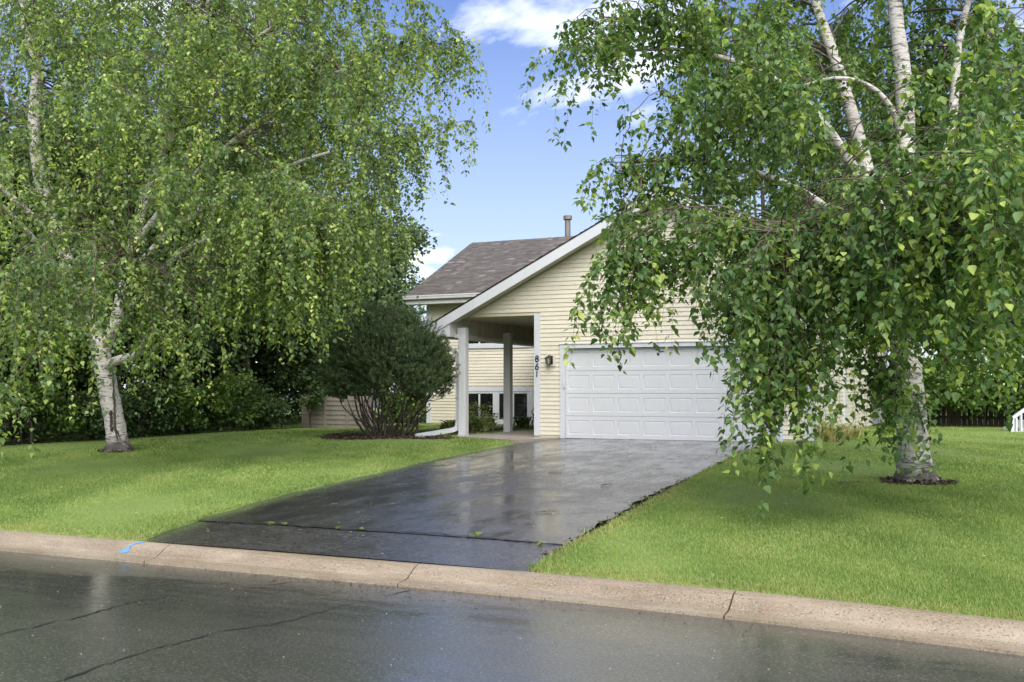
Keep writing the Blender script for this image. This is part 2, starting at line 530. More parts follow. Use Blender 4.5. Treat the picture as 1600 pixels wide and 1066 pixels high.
YS = [-400, -60, -9.0, 7.6, 8.2, 11, 15, 19, 23, 40, 80, 500]
XS = [-500, -60, -30, -12, -4, 3, 20, 60, 500]
v = np.array([(x, y, float(zg(y)) - (0.07 if y > 7.9 else 0.2)) for y in YS for x in XS])
q = [(j * len(XS) + i, j * len(XS) + i + 1, (j + 1) * len(XS) + i + 1, (j + 1) * len(XS) + i) for j in range(len(YS) - 1) for i in range(len(XS) - 1)]
link('ground', npmesh('ground', v, np.array(q)), M_soil, kind='structure')

xs = np.linspace(-70, 60, 131)
rows = [(-1.6, 0.0), (1.0, 0.02), (3.0, 0.03), (5.5, 0.02), (7.3, 0.0)]
v = []
for x in xs:
    ye = float(YG(x))
    for (yy, zz) in rows:
        v.append((x, yy if yy < 7 else ye + 0.03, zz - 0.02 if yy > 0 else -0.02))
v = np.array(v)
v[:, 2] -= 0.0
nr = len(rows)
q = [(i * nr + j, (i + 1) * nr + j, (i + 1) * nr + j + 1, i * nr + j + 1) for i in range(len(xs) - 1) for j in range(nr - 1)]
road = link('road', npmesh('road', v, np.array(q)), M_road, smooth=True, kind='structure')
# far side of the street, behind the camera: verge of grass
v = np.array([(-200, -200, 0.1), (200, -200, 0.1), (200, -1.9, 0.1), (-200, -1.9, 0.1)])
link('verge', npmesh('verge', v, np.array([(0, 1, 2, 3)])), M_ground, kind='structure')


def road_z(y):
    return float(np.interp(y, [r[0] for r in rows], [r[1] for r in rows])) - 0.02


def crack_strip(pts, w, zf, name, mat, parent=None, jag=0.045, seed=1):
    rr = random.Random(seed)
    P = []
    for (a, b) in zip(pts[:-1], pts[1:]):
        n = max(2, int(math.dist(a, b) / 0.07))
        for k in range(n):
            t = k / n
            P.append((a[0] + (b[0] - a[0]) * t + rr.uniform(-jag, jag) * 0.5, a[1] + (b[1] - a[1]) * t + rr.uniform(-jag, jag)))
    P.append(pts[-1])
    vs, fs = [], []
    for i, p in enumerate(P):
        p2, p1 = P[min(i + 1, len(P) - 1)], P[max(i - 1, 0)]
        dx, dy = p2[0] - p1[0], p2[1] - p1[1]
        L = math.hypot(dx, dy) + 1e-9
        ww = w * rr.uniform(0.12, 1.4) * (0.3 if i in (0, len(P) - 1) else 1)
        nx, ny = -dy / L * ww, dx / L * ww
        for sgn in (-1, 1):
            x, y = p[0] + sgn * nx, p[1] + sgn * ny
            vs.append((x, y, zf(y)))
        if i:
            fs.append((2 * i - 2, 2 * i - 1, 2 * i + 1, 2 * i))
    me = npmesh(name, np.array(vs), np.array(fs))
    return link(name, me, mat, parent)


for k, pts in enumerate([[(-6.25, 1.5), (-6.2, 3.6), (-6.17, 5.06), (-6.13, 5.68), (-6.2, 6.25), (-6.06, 6.81), (-5.65, 7.6)],
                         [(-4.95, 2.2), (-4.86, 4.39), (-4.94, 5.09), (-4.88, 5.81), (-4.69, 6.12), (-4.63, 7.09), (-4.5, 7.7)]]):
    crack_strip(pts, (0.011, 0.011)[k], lambda y: road_z(y) + 0.004, 'crack', M_seal, road, seed=k)

# kerb: rolled concrete gutter and kerb in cast sections
prof = [(0.0, -0.05), (0.0, 0.004), (0.12, 0.012), (0.16, 0.022), (0.20, 0.045), (0.25, 0.078), (0.30, 0.104), (0.35, 0.12), (0.40, 0.122), (0.40, -0.05)]
kerb = bpy.data.objects.new('kerb', None)
COL.objects.link(kerb)
kerb['kind'] = 'structure'
ROOT['kerb'] = (0, 0, 0)
kx = [-4.71 + 2.84 * k for k in range(-18, 14)]
for x0, x1 in zip(kx[:-1], kx[1:]):
    mb = MB()
    X = np.linspace(x0 + 0.007, x1 - 0.007, 9)
    drop = lambda x: 1.0 - 0.03 * float(np.clip((x + 8.4) / 0.7, 0, 1) * np.clip((-3.3 - x) / 0.7, 0, 1))
    vs, fs = [], []
    n = len(prof)
    for x in X:
        for (o, z) in prof:
            vs.append((x, float(YG(x)) + o, z * drop(x) if z > 0 else z))
    for i in range(len(X) - 1):
        for j in range(n - 1):
            fs.append((i * n + j, (i + 1) * n + j, (i + 1) * n + j + 1, i * n + j + 1))
    fs.append(tuple(range(n)))
    fs.append(tuple(range((len(X)) * n - 1, (len(X) - 1) * n - 1, -1)))
    mb.add(vs, fs)
    mb.build('kerb_section', M_kerb, kerb)
mb = MB()
mb.box(kx[0], kx[-1], 7.9, 8.05, -0.1, -0.02)
mb.build('kerb_bed', M_soil, kerb)
# blue utility mark sprayed across the kerb
vs = []
for (o, z) in [(0.17, 0.029), (0.20, 0.045), (0.25, 0.078), (0.30, 0.104), (0.36, 0.121)]:
    xo = -8.05 + 0.45 * (o - 0.17)
    vs += [(xo, float(YG(xo)) + o, z + 0.004), (xo + 0.05 + 0.04 * math.sin(o * 40), float(YG(xo)) + o, z + 0.004)]
link('paint_mark', npmesh('paint_mark', np.array(vs), np.array([(2 * i, 2 * i + 1, 2 * i + 3, 2 * i + 2) for i in range(4)])), M_blue, kerb)

DL = np.array([(7.9, -7.85), (9.8, -8.5), (12.25, -9.02), (15, -9.3), (17.7, -9.62), (20, -9.72), (21.5, -9.75), (23.1, -9.4)])
DR = np.array([(7.9, -3.6), (9.4, -3.85), (11.6, -4.08), (13.4, -4.25), (14.8, -4.3), (16.6, -4.38), (19.7, -4.55), (23.1, -4.5)])
NC = 13


def drive_sheet(name, ya, yb, mat, lift):
    yy = np.linspace(ya, yb, max(3, int((yb - ya) / 0.12)))
    v, q = [], []
    for y in yy:
        xl, xr = np.interp(y, DL[:, 0], DL[:, 1]) - 0.06, np.interp(y, DR[:, 0], DR[:, 1])
        xr += 0.05 * math.sin(y * 5.3) * math.sin(y * 2.1)
        for k in range(NC):
            t = k / (NC - 1)
            x = xl + (xr - xl) * t
            yk = max(y, float(YG(x)) + 0.395) if ya < 8.5 else y
            v.append((x, yk, zg(yk) + lift - 0.012 * abs(2 * t - 1) ** 4))
    for i in range(len(yy) - 1):
        for k in range(NC - 1):
            q.append((i * NC + k, i * NC + k + 1, (i + 1) * NC + k + 1, (i + 1) * NC + k))
    return link(name, npmesh(name, np.array(v), np.array(q)), mat, smooth=True, kind='structure')


apron = drive_sheet('driveway_apron', 8.2, 9.55, M_apron, 0.003)
drive = drive_sheet('driveway', 9.55, 23.06, M_drive, 0.010)
crack_strip([(-8.4, 9.46), (-7.2, 9.54), (-6.2, 9.54), (-5.2, 9.62), (-4.47, 9.55), (-3.9, 9.46)], 0.013, lambda y: zg(y) + 0.015, 'crack', M_seal, drive, seed=5)
crack_strip([(-9.0, 12.4), (-7.9, 12.9), (-7.0, 12.8), (-6.4, 13.3)], 0.006, lambda y: zg(y) + 0.016, 'crack', M_seal, drive, seed=6)

LE = np.array([(7.9, -7.85), (9.8, -8.5), (12.25, -9.02), (15, -9.3), (17.7, -9.62), (20, -9.72), (21.2, -9.78), (21.5, -10.0), (21.85, -10.6), (22.2, -11.3), (22.6, -12.12), (60, -12.12)])
RE = np.array([(8.0, -3.6), (9.4, -3.74), (10.2, -3.76), (11.6, -3.88), (13.4, -4.05), (14.8, -4.16), (16.6, -4.32), (19.7, -4.5), (22.9, -4.48), (23.0, -3.9), (60, -3.9)])


def lawn(side):
    E_ = LE if side < 0 else RE
    vrow = np.concatenate([np.array([0, 0.0004, 0.001, 0.003, 0.008, 0.014]), np.linspace(0.02, 0.36, 80), np.linspace(0.37, 1, 40)])
    offs = np.concatenate([[0, 0.03, 0.07, 0.14, 0.25], np.arange(0.4, 6, 0.25), np.arange(6, 14, 0.6), np.array([15, 18, 22, 28, 36, 50])])
    V = np.zeros((len(vrow), len(offs), 3))
    for i, t in enumerate(vrow):
        y0 = 8.2 + t * 48
        ex = np.interp(y0, E_[:, 0], E_[:, 1]) + 0.035 * math.sin(y0 * 4.1) * math.sin(y0 * 1.7 + side)
        x = ex + side * offs
        yb = YG(x) + 0.395
        y = yb + t * 48
        z = zg(y) + 0.035 + 0.018 * np.sin(x * 1.1 + 0.6 * y) * np.sin(y * 0.8) * np.clip(offs, 0, 1)
        z = np.where(offs < 0.01, zg(y) - 0.03, np.where(offs < 0.04, zg(y) + 0.015, z))
        z = z - 0.045 * np.exp(-(y - yb) / 0.12)
        if i == 0:
            z = np.minimum(z, 0.09)
        V[i, :, 0], V[i, :, 1], V[i, :, 2] = x, y, z
    nr_, nc = len(vrow), len(offs)
    idx = np.arange(nr_ * nc).reshape(nr_, nc)
    F = np.stack([idx[:-1, :-1], idx[:-1, 1:], idx[1:, 1:], idx[1:, :-1]], -1).reshape(-1, 4)
    if side < 0:
        F = F[:, ::-1]
    link('lawn', npmesh('lawn', V.reshape(-1, 3), F), M_lawn, smooth=True, kind='structure')


lawn(-1)
lawn(1)

# concrete walk from the drive to the porch
mb = MB()
mb.prism([(-12.1, 30.25), (-12.1, 22.55), (-11.3, 22.18), (-10.6, 21.83), (-10.0, 21.5), (-9.78, 21.45), (-9.44, 23.05), (-9.44, 23.12), (-10.1, 23.12), (-10.1, 30.25)], 0.3, 0.563)
mb.build('walkway', M_conc, kind='structure')

# grass blades -----------------------------------------------------------
def blades():
    out = []
    bands = [(5.5, 9.5, 9000, 0.033, 0.0038), (9.5, 12.5, 5000, 0.033, 0.0052), (12.5, 16.5, 2900, 0.032, 0.0065), (16.5, 22, 1400, 0.031, 0.010), (22, 34, 420, 0.03, 0.016)]
    for d0, d1, dens, hgt, wid in bands:
        wa = 0.66
        area = wa * (d1 ** 2 - d0 ** 2)
        n = int(area * dens)
        d = np.sqrt(rng.uniform(d0 ** 2, d1 ** 2, n))
        r = rng.uniform(-wa, wa, n) * d
        x = r * CT - d * ST
        y = r * ST + d * CT
        lx = np.interp(y, LE[:, 0], LE[:, 1])
        rx = np.interp(y, RE[:, 0], RE[:, 1])
        jit = rng.normal(0, 0.02, n)
        ok = ((x < lx + 0.025 + jit) | (x > rx - 0.015 + jit)) & (y > YG(x) + 0.385 + np.abs(jit) * 0.4)
        ok &= ~((x > -10.2) & (x < -3.6) & (y > 22.9)) & ~((y > 29.9) & (x > -17.2) & (x < -3.6))
        ok &= ~(((x + 13.6) / 1.75) ** 2 + ((y - 21.75) / 0.95) ** 2 < 1 + rng.normal(0, 0.12, n))
        ok &= ~(((x + 1.14) / 0.5) ** 2 + ((y - 15.85) / 0.42) ** 2 < 1 + rng.normal(0, 0.25, n))
        ok &= ~(((x + 16.73) / 0.36) ** 2 + ((y - 16.55) / 0.32) ** 2 < 1 + rng.normal(0, 0.25, n))
        x, y = x[ok], y[ok]
        out.append((x, y, np.full(len(x), hgt), np.full(len(x), wid)))
    x, y, h, w = [np.concatenate(c) for c in zip(*out)]
    n = len(x)
    tuft = 0.75 + 0.5 * np.sin(x * 3.1 + 1.3 * np.sin(y * 2.3)) * np.sin(y * 2.7 + x)
    h = h * rng.uniform(0.55, 1.35, n) * (0.85 + 0.25 * tuft)
    edge = np.minimum(np.abs(x - np.interp(y, RE[:, 0], RE[:, 1])), np.abs(y - YG(x) - 0.4))
    h *= np.where(edge < 0.12, 1.3, 1.0)
    az = rng.uniform(0, 2 * np.pi, n)
    lean = rng.uniform(0.1, 0.75, n) * h
    z = zg(y) + 0.03 - 0.045 * np.exp(-np.maximum(y - YG(x) - 0.395, 0) / 0.12)
    ax = rng.uniform(0, 2 * np.pi, n)
    V = np.zeros((n, 3, 3))
    V[:, 0] = np.stack([x - w * np.cos(az), y - w * np.sin(az), z], 1)
    V[:, 1] = np.stack([x + w * np.cos(az), y + w * np.sin(az), z], 1)
    V[:, 2] = np.stack([x + lean * np.cos(ax), y + lean * np.sin(ax), z + h * 0.9], 1)
    patch = 0.46 + 0.15 * np.sin(x * 0.9 + 0.7 * np.sin(y * 1.3)) * np.sin(y * 1.1 + 0.6 * np.sin(x * 1.9)) + 0.14 * np.sin(x * 3.7 + y * 2.1 + np.sin(y * 4)) + 0.10 * np.sin((x * 0.9 + y * 0.45) * 6.0) + 0.22 * np.exp(-np.maximum(y - YG(x) - 0.4, 0) / 0.5)
    t = np.clip(rng.normal(0.0, 0.2, n) + patch, 0, 0.93)
    t = np.where((rng.random(n) < 0.03) | ((edge < 0.16) & (rng.random(n) < 0.25)), 1.0, t)
    F = np.arange(3 * n).reshape(n, 3)
    link('grass', npmesh('grass', V.reshape(-1, 3), F, np.repeat(t, 3)), M_grass, kind='stuff')


blades()

# ------------------------------------------------------------------ house
HX, HY = -10.0, 23.0
house = thing('house', (HX, HY, 0.5), 'cream sided house with white garage door, brown shingle roof and open corner porch', 'house')
COURSE = 0.0999
RX, RZ, SL = -6.87, 6.18, 0.5          # garage ridge, its height, the pitch
nboards = 0


def clip_course(z0, z1, lim):
    a0, b0 = lim(z0)
    a1, b1 = lim(z1)
    return (a0, b0, a1, b1)


def board(axis, c, a0, b0, a1, b1, z0, z1, s=-1):
    """one lap of siding: proud at its lower edge. axis 'Y': wall at Y=c facing -Y; 'X': wall at X=c facing +X"""
    if b0 - a0 < 0.02 and b1 - a1 < 0.02:
        return
    if axis == 'Y' and min(b0, b1) - max(a0, a1) > 4.0:
        xm = max(a0, a1) + (min(b0, b1) - max(a0, a1)) * random.uniform(0.3, 0.7)
        board(axis, c, a0, xm, a1, xm, z0, z1)
        board(axis, c - 0.0025, xm - 0.03, b0, xm - 0.03, b1, z0, z1)
        return
    mb = MB()
    mb.cur = random.random()
    p, q_ = 0.022, 0.006
    pts = [(a0, p, z0), (b0, p, z0), (b1, q_, z1 + 0.004), (a1, q_, z1 + 0.004), (a0, 0, z0 + 0.002), (b0, 0, z0 + 0.002), (b0, p - 0.003, z0 + 0.016), (a0, p - 0.003, z0 + 0.016)]
    if axis == 'Y':
        V = [(u, c - o, z) for (u, o, z) in pts]
        F = [(0, 1, 2, 3), (5, 1, 0, 4)]
    else:
        V = [(c + o, u, z) for (u, o, z) in pts]
        F = [(0, 1, 2, 3), (5, 1, 0, 4)]
    V, F = V[:6], F
    mb.add(V, F)
    mb.build('siding_board', M_siding, house)


z = 0.62
# front gable
while z < 6.0:
    z1 = z + COURSE
    und = RZ - 0.27
    def lim(zz):
        l = RX - (und - zz) / SL
        r = RX + (und - zz) / SL
        lo = -9.93 if z < 3.43 else -12.2
        return max(lo, l), min(-3.83, r)
    a0, b0 = lim(z)
    a1, b1 = lim(z1)
    if b0 <= a0:
        break
    if b1 < a1:
        a1 = b1 = (a1 + b1) / 2
    if z1 < 2.74:
        board('Y', HY, a0, -9.42, a1, -9.42, z, z1)
        board('Y', HY, -4.30, b0, -4.30, b1, z, z1)
    else:
        board('Y', HY, a0, b0, a1, b1, z, z1)
    z = z1
# wall behind the boards (with the garage opening left open)
mb = MB()
mb.box(-10.08, -9.32, 23.0, 23.14, 0.56, 3.44)
mb.box(-4.40, -3.69, 23.0, 23.14, 0.56, 3.44)
mb.box(-9.32, -4.40, 23.0, 23.14, 2.66, 3.44)
mb.prism_y([(-12.2, 3.44), (-3.69, 3.44), (-3.69, 4.32), (RX, RZ - 0.25), (-12.2, 3.27 + 0.2)], 23.002, 23.13)
mb.box(-10.08, -9.95, 23.14, 30.3, 0.56, 3.44)
mb.box(-3.83, -3.692, 23.14, 38.6, 0.6, 4.6)
mb.box(-17.1, -3.84, 30.3, 30.44, 0.56, 4.5)
mb.box(-17.1, -16.96, 30.44, 38.6, 0.56, 4.5)
mb.prism_x([(30.4, 4.5), (38.6, 4.5), (34.5, 6.8)], -17.1, -16.96)
mb.box(-16.96, -3.83, 38.46, 38.6, 0.56, 4.5)
mb.build('wall', M_wall, house)
for bxs in ((-10.05, -9.42, 23.03, 23.12, 0.4, 0.618), (-4.30, -3.72, 23.03, 23.12, 0.4, 0.618), (-3.80, -3.715, 23.12, 38.5, 0.4, 0.618), (-17.05, -12.1, 30.33, 30.42, 0.4, 0.6)):
    MB().box(*bxs).build('foundation', M_conc, house)
# far front wall of the living part, beyond the porch
z = 0.62
while z < 4.40:
    z1 = z + COURSE
    if z1 > 0.62 and z < 1.79:
        board('Y', 30.3, -16.97, -15.86, -16.97, -15.86, z, z1)
        board('Y', 30.3, -13.27, -10.1, -13.27, -10.1, z, z1)
    elif z > 3.02:
        board('Y', 30.3, -16.97, -15.92, -16.97, -15.92, z, z1)
        board('Y', 30.3, -13.27, -10.1, -13.27, -10.1, z, z1)
    else:
        board('Y', 30.3, -16.97, -10.1, -16.97, -10.1, z, z1)
    z = z1
# garage side wall
z = 0.62
while z < 3.3 + 0.95:
    z1 = z + COURSE
    board('X', -3.69, 23.13, 27.62, 23.13, 27.62, z, z1)
    board('X', -3.69, 27.80, 38.6, 27.80, 38.6, z, z1)
    z = z1

# corner boards and casings
MB().box(-10.085, -9.93, 22.965, 23.12, 0.6, 3.47).build('corner_board', M_trim, house)
MB().box(-3.83, -3.66, 22.965, 23.13, 0.6, 4.3).build('corner_board', M_trim, house)
MB().box(-3.70, -3.63, 27.62, 27.80, 0.6, 4.3).build('corner_board', M_trim, house)
MB().box(-17.13, -16.97, 30.265, 30.44, 0.6, 4.45).build('corner_board', M_trim, house)
mb = MB()
mb.box(-9.425, -9.30, 22.962, 23.10, 0.545, 2.64)
mb.box(-4.42, -4.295, 22.962, 23.10, 0.545, 2.64)
mb.box(-9.425, -4.295, 22.958, 23.11, 2.642, 2.735)
mb.box(-9.45, -4.27, 22.94, 23.0, 2.736, 2.752)
casing = mb.build('door_casing', M_trim, house)

# garage door: four hinged sections of raised panels
DX0, DX1, DZ0, DZ1 = -9.30, -4.42, 0.548, 2.640
SH = (DZ1 - DZ0) / 4
PW = (DX1 - DX0) / 8
YF = 23.055
door = MB()
pm = None
for k in range(4):
    zz0, zz1 = DZ0 + k * SH + 0.004, DZ0 + (k + 1) * SH - 0.004
    pz0, pz1 = zz0 + 0.095, zz1 - 0.095
    # rails above and below, stiles between the panels
    for (a, b) in ((zz0, pz0), (pz1, zz1)):
        door.add([(DX0, YF, a), (DX1, YF, a), (DX1, YF, b), (DX0, YF, b)], [(0, 1, 2, 3)])
    for i in range(9):
        xa = DX0 if i == 0 else DX0 + i * PW - 0.055
        xb = DX1 if i == 8 else DX0 + i * PW + 0.055
        door.add([(xa, YF, pz0), (xb, YF, pz0), (xb, YF, pz1), (xa, YF, pz1)], [(0, 1, 2, 3)])
    door.add([(DX0, YF, zz0), (DX1, YF, zz0), (DX1, YF + 0.04, zz0 - 0.002), (DX0, YF + 0.04, zz0 - 0.002)], [(3, 2, 1, 0)])
    door.add([(DX0, YF, zz1), (DX1, YF, zz1), (DX1, YF + 0.02, zz1 + 0.004), (DX0, YF + 0.02, zz1 + 0.004)], [(0, 1, 2, 3)])
gdoor = door.build('garage_door', M_door, house)
w2, h2 = PW / 2 - 0.055, (SH - 0.008) / 2 - 0.095
rings = [(0.0, 0.0), (0.006, 0.007), (0.012, 0.007), (0.040, -0.001), (0.044, -0.001)]
V, F = [], []
for (ins, dep) in rings:
    V += [(-w2 + ins, dep, -h2 + ins), (w2 - ins, dep, -h2 + ins), (w2 - ins, dep, h2 - ins), (-w2 + ins, dep, h2 - ins)]
for r_ in range(len(rings) - 1):
    for k in range(4):
        F.append((r_ * 4 + k, r_ * 4 + (k + 1) % 4, r_ * 4 + 4 + (k + 1) % 4, r_ * 4 + 4 + k))
n_ = (len(rings) - 1) * 4
F.append((n_, n_ + 1, n_ + 2, n_ + 3))
pme = npmesh('panel', np.array(V), np.array(F))
pme.materials.append(M_door.m)
for k in range(4):
    for i in range(8):
        o = bpy.data.objects.new('panel', pme)
        COL.objects.link(o)
        o.parent = gdoor
        o.location = (DX0 + (i + 0.5) * PW - HX, YF - HY, DZ0 + (k + 0.5) * SH - 0.5)
MB().box(DX0 + 0.005, DX1 - 0.005, YF - 0.004, YF + 0.03, 0.5, DZ0 + 0.004).build('bottom_seal', M_dark, gdoor)
MB().box(DX0, DX1, YF + 0.05, YF + 0.07, 0.54, DZ1).build('back_skin', M_dark, gdoor)
# keypad on the casing
mb = MB().box(-9.335, -9.285, 22.935, 22.965, 1.72, 1.90)
kp = mb.build('keypad', M_spout, house)
MB().box(-9.328, -9.292, 22.931, 22.936, 1.80, 1.88).build('key_cover', M_gutter, kp)

# roofs -----------------------------------------------------------------
def slab(p0, p1, p2, p3, th):
    """sloped roof deck from four top corners, thickness straight down"""
    m = MB()
    top = [p0, p1, p2, p3]
    bot = [(x, y, zz - th) for (x, y, zz) in top]
    m.add(top + bot, [(0, 1, 2, 3), (7, 6, 5, 4), (4, 5, 1, 0), (5, 6, 2, 1), (6, 7, 3, 2), (7, 4, 0, 3)])
    return m


LX = -12.78
LZ = RZ - (RX - LX) * SL
RXX = -3.25
RZZ = RZ - (RXX - RX) * SL
roof = slab((LX, 22.60, LZ), (RX, 22.60, RZ), (RX, 33.0, RZ), (LX, 33.0, LZ), 0.03)
m2 = slab((RX, 22.60, RZ), (RXX, 22.60, RZZ), (RXX, 33.0, RZZ), (RX, 33.0, RZ), 0.03)
roof.add(m2.v, m2.f)
EY, EZ, KY, KZ = 29.78, 4.73, 34.5, 7.03
for (a, b) in ((EY, KY), (2 * KY - EY, KY)):
    m3 = slab((-17.62, a, EZ), (-3.2, a, EZ), (-3.2, b, KZ), (-17.62, b, KZ), 0.03)
    roof.add(m3.v, m3.f)
roofo = roof.build('roof', M_shingle, house)
for v_ in (0,):
    pass
# shingle tabs, each proud of the course below
rs = random.Random(4)


def shingle_field(p_eave, along, up, nrm, length, run, exposure, limit=None):
    V, F, T = [], [], []
    n = int(run / exposure)
    for c in range(n):
        x = -rs.uniform(0, 0.3)
        while x < length:
            w = rs.uniform(0.13, 0.32)
            x0, x1 = max(0, x), min(length, x + w)
            x += w
            if x1 - x0 < 0.03:
                continue
            lift = rs.uniform(0.008, 0.02)
            lo = c * exposure + rs.choice((0, 0, 0.012))
            hi = (c + 1) * exposure + 0.02
            base = len(V)
            for (uu, ss, hh) in ((x0, lo, lift), (x1, lo, lift), (x1, hi, 0.003), (x0, hi, 0.003), (x0, lo, 0), (x1, lo, 0)):
                V.append(p_eave + along * uu + up * ss + nrm * hh)
            F += [(base, base + 1, base + 2, base + 3), (base + 4, base + 5, base + 1, base)]
            t = min(1, max(0, rs.gauss(0.40, 0.24)))
            T += [t] * 6
    return np.array(V), np.array(F), np.array(T)


run_m = math.hypot(KY - EY, KZ - EZ)
upv = np.array([0, (KY - EY) / run_m, (KZ - EZ) / run_m])
nv = np.array([0, -upv[2], upv[1]])
off = np.array([HX, HY, 0.5])
fields = [shingle_field(np.array([-17.64, EY - 0.02, EZ + 0.002]), np.array([1.0, 0, 0]), upv, nv, 14.4, run_m, 0.14)]
rg = math.hypot(RX - LX, RZ - LZ)
upg = np.array([(RX - LX) / rg, 0, (RZ - LZ) / rg])
fields.append(shingle_field(np.array([LX - 0.02, 33.0, LZ + 0.002]), np.array([0, -1.0, 0]), upg, np.array([-upg[2], 0, upg[0]]), 10.42, rg, 0.14))
upr = np.array([-(RXX - RX) / rg, 0, 0])
rr_ = math.hypot(RXX - RX, RZ - RZZ)
upr = np.array([-(RXX - RX) / rr_, 0, (RZ - RZZ) / rr_])
fields.append(shingle_field(np.array([RXX + 0.02, 22.58, RZZ + 0.002]), np.array([0, 1.0, 0]), upr, np.array([upr[2], 0, -upr[0]]), 10.42, rr_, 0.14))
for (Vv, Ff, Tt) in fields:
    me = npmesh('shingles', Vv - off, Ff, Tt)
    link('shingles', me, M_shingle, house, kind='stuff')
mb = MB()
for k in range(48):
    x0 = -17.62 + k * 0.3
    mb.cur = rs.uniform(0.1, 0.6)
    mb.add([(x0, KY - 0.14, KZ - 0.05), (x0 + 0.315, KY - 0.14, KZ - 0.055), (x0 + 0.315, KY, KZ + 0.02), (x0, KY, KZ + 0.028), (x0, KY + 0.14, KZ - 0.05), (x0 + 0.315, KY + 0.14, KZ - 0.055)],
           [(0, 1, 2, 3), (3, 2, 5, 4)])
mb.build('ridge_cap', M_shingle, house)

# rake boards of the garage gable, the return at its foot and the soffits
FH = 0.235
mb = MB()
mb.prism_y([(LX, LZ - 0.03 - FH), (RX, RZ - 0.03 - FH), (RX, RZ - 0.03), (LX, LZ - 0.03)], 22.575, 22.605)
mb.build('rake_board', M_trim, house)
mb = MB()
mb.prism_y([(RX + 0.001, RZ - 0.03 - FH), (RXX, RZZ - 0.03 - FH), (RXX, RZZ - 0.03), (RX + 0.001, RZ - 0.03)], 22.575, 22.605)
mb.build('rake_board', M_trim, house)
mb = MB()
for sgn, xe, ze in ((-1, LX, LZ), (1, RXX, RZZ)):
    a = [(xe, 22.606, ze - 0.22), (RX, 22.606, RZ - 0.22), (RX, 23.0, RZ - 0.22), (xe, 23.0, ze - 0.22)]
    mb.add(a + [(x, y, zz + 0.02) for (x, y, zz) in a], [(0, 1, 2, 3), (7, 6, 5, 4), (0, 4, 5, 1), (2, 6, 7, 3)])
mb.build('soffit', M_soffit, house)
zb = 2.965
xr = -12.16
ztop = LZ - 0.03 - FH
mb = MB()
mb.prism_y([(LX + 0.02, zb), (xr, zb), (xr, ztop + (xr - LX) * SL + 0.01), (LX + 0.02, ztop + 0.01)], 22.612, 22.645)
mb.build('gable_return', M_trim, house)
MB().box(LX + 0.04, xr, 22.646, 30.2, zb, zb + 0.02).build('soffit', M_soffit, house)
MB().box(LX - 0.002, LX + 0.024, 22.65, 30.2, zb, LZ - 0.035).build('eave_board', M_trim, house)
# porch beam, ceiling, lip, posts
MB().box(-12.30, xr, 22.66, 30.25, 2.99, 3.46).build('porch_beam', M_beam, house)
MB().box(-12.28, xr + 0.035, 22.9, 30.25, 2.945, 3.03).build('beam_lip', M_post, house)
mb = MB()
for k in range(13):
    x0 = xr + 0.002 + k * 0.162
    mb.box(x0, min(x0 + 0.157, -10.09), 23.13, 30.26, 3.43, 3.452)
mb.build('porch_ceiling', M_soffit, house)
for (y0, mat) in ((22.93, M_post), (25.5, M_post)):
    mb = MB()
    mb.bevbox(-12.09, -11.90, y0, y0 + 0.19, 0.54, 2.943, 0.008)
    mb.box(xr + 0.037, -11.90, y0 + 0.02, y0 + 0.17, 2.944, 3.19)
    post = mb.build('porch_post', mat, house)
    MB().box(-12.095, -11.895, y0 - 0.005, y0 + 0.195, 0.56, 0.60).build('post_shoe', M_spout, post)

# main eave gutter, fascia, verge
mb = MB()
g0, g1 = -17.66, -3.2
mb.prism_x([(EY - 0.02, EZ - 0.13), (EY - 0.02, EZ - 0.01), (EY - 0.035, EZ - 0.01), (EY - 0.10, EZ - 0.012), (EY - 0.14, EZ - 0.012), (EY - 0.14, EZ - 0.035), (EY - 0.125, EZ - 0.07), (EY - 0.11, EZ - 0.13)], g0, g1)
mb.build('gutter', M_gutter, house)
mb = MB()
mb.box(-17.6, -3.25, EY + 0.0, EY + 0.025, EZ - 0.28, EZ - 0.04)
mb.box(-17.58, -3.25, EY + 0.03, 30.30, EZ - 0.275, EZ - 0.25)
mb.build('fascia', M_gutter, house)
mb = MB()
mb.prism_x([(EY, EZ - 0.22), (KY, KZ - 0.22), (KY, KZ - 0.03), (EY, EZ - 0.03)], -17.64, -17.615)
mb.build('rake_board', M_trim, house)
mb = MB()
mb.prism_y([(LX - 0.13, LZ - 0.06), (LX - 0.11, LZ - 0.17), (LX - 0.02, LZ - 0.17), (LX - 0.02, LZ - 0.05)], 22.7, 30.1)
mb.build('gutter', M_gutter, house)


def rect_pipe(path, wx, wy):
    m = MB()
    P = [np.array(p, float) for p in path]
    vs, fs = [], []
    for i, p in enumerate(P):
        t = P[min(i + 1, len(P) - 1)] - P[max(i - 1, 0)]
        t /= np.linalg.norm(t)
        side = np.array([-t[1], t[0], 0.0])
        if np.linalg.norm(side) < 0.15:
            side = np.array([0.0, 1.0, 0.0])
        side /= np.linalg.norm(side)
        up = np.cross(t, side)
        for (a, b) in ((-1, -1), (1, -1), (1, 1), (-1, 1)):
            vs.append(tuple(p + side * a * wx + up * b * wy))
        if i:
            for k in range(4):
                fs.append((4 * i - 4 + k, 4 * i - 4 + (k + 1) % 4, 4 * i + (k + 1) % 4, 4 * i + k))
    fs += [(3, 2, 1, 0), tuple(range(len(vs) - 4, len(vs)))]
    m.add(vs, fs)
    return m


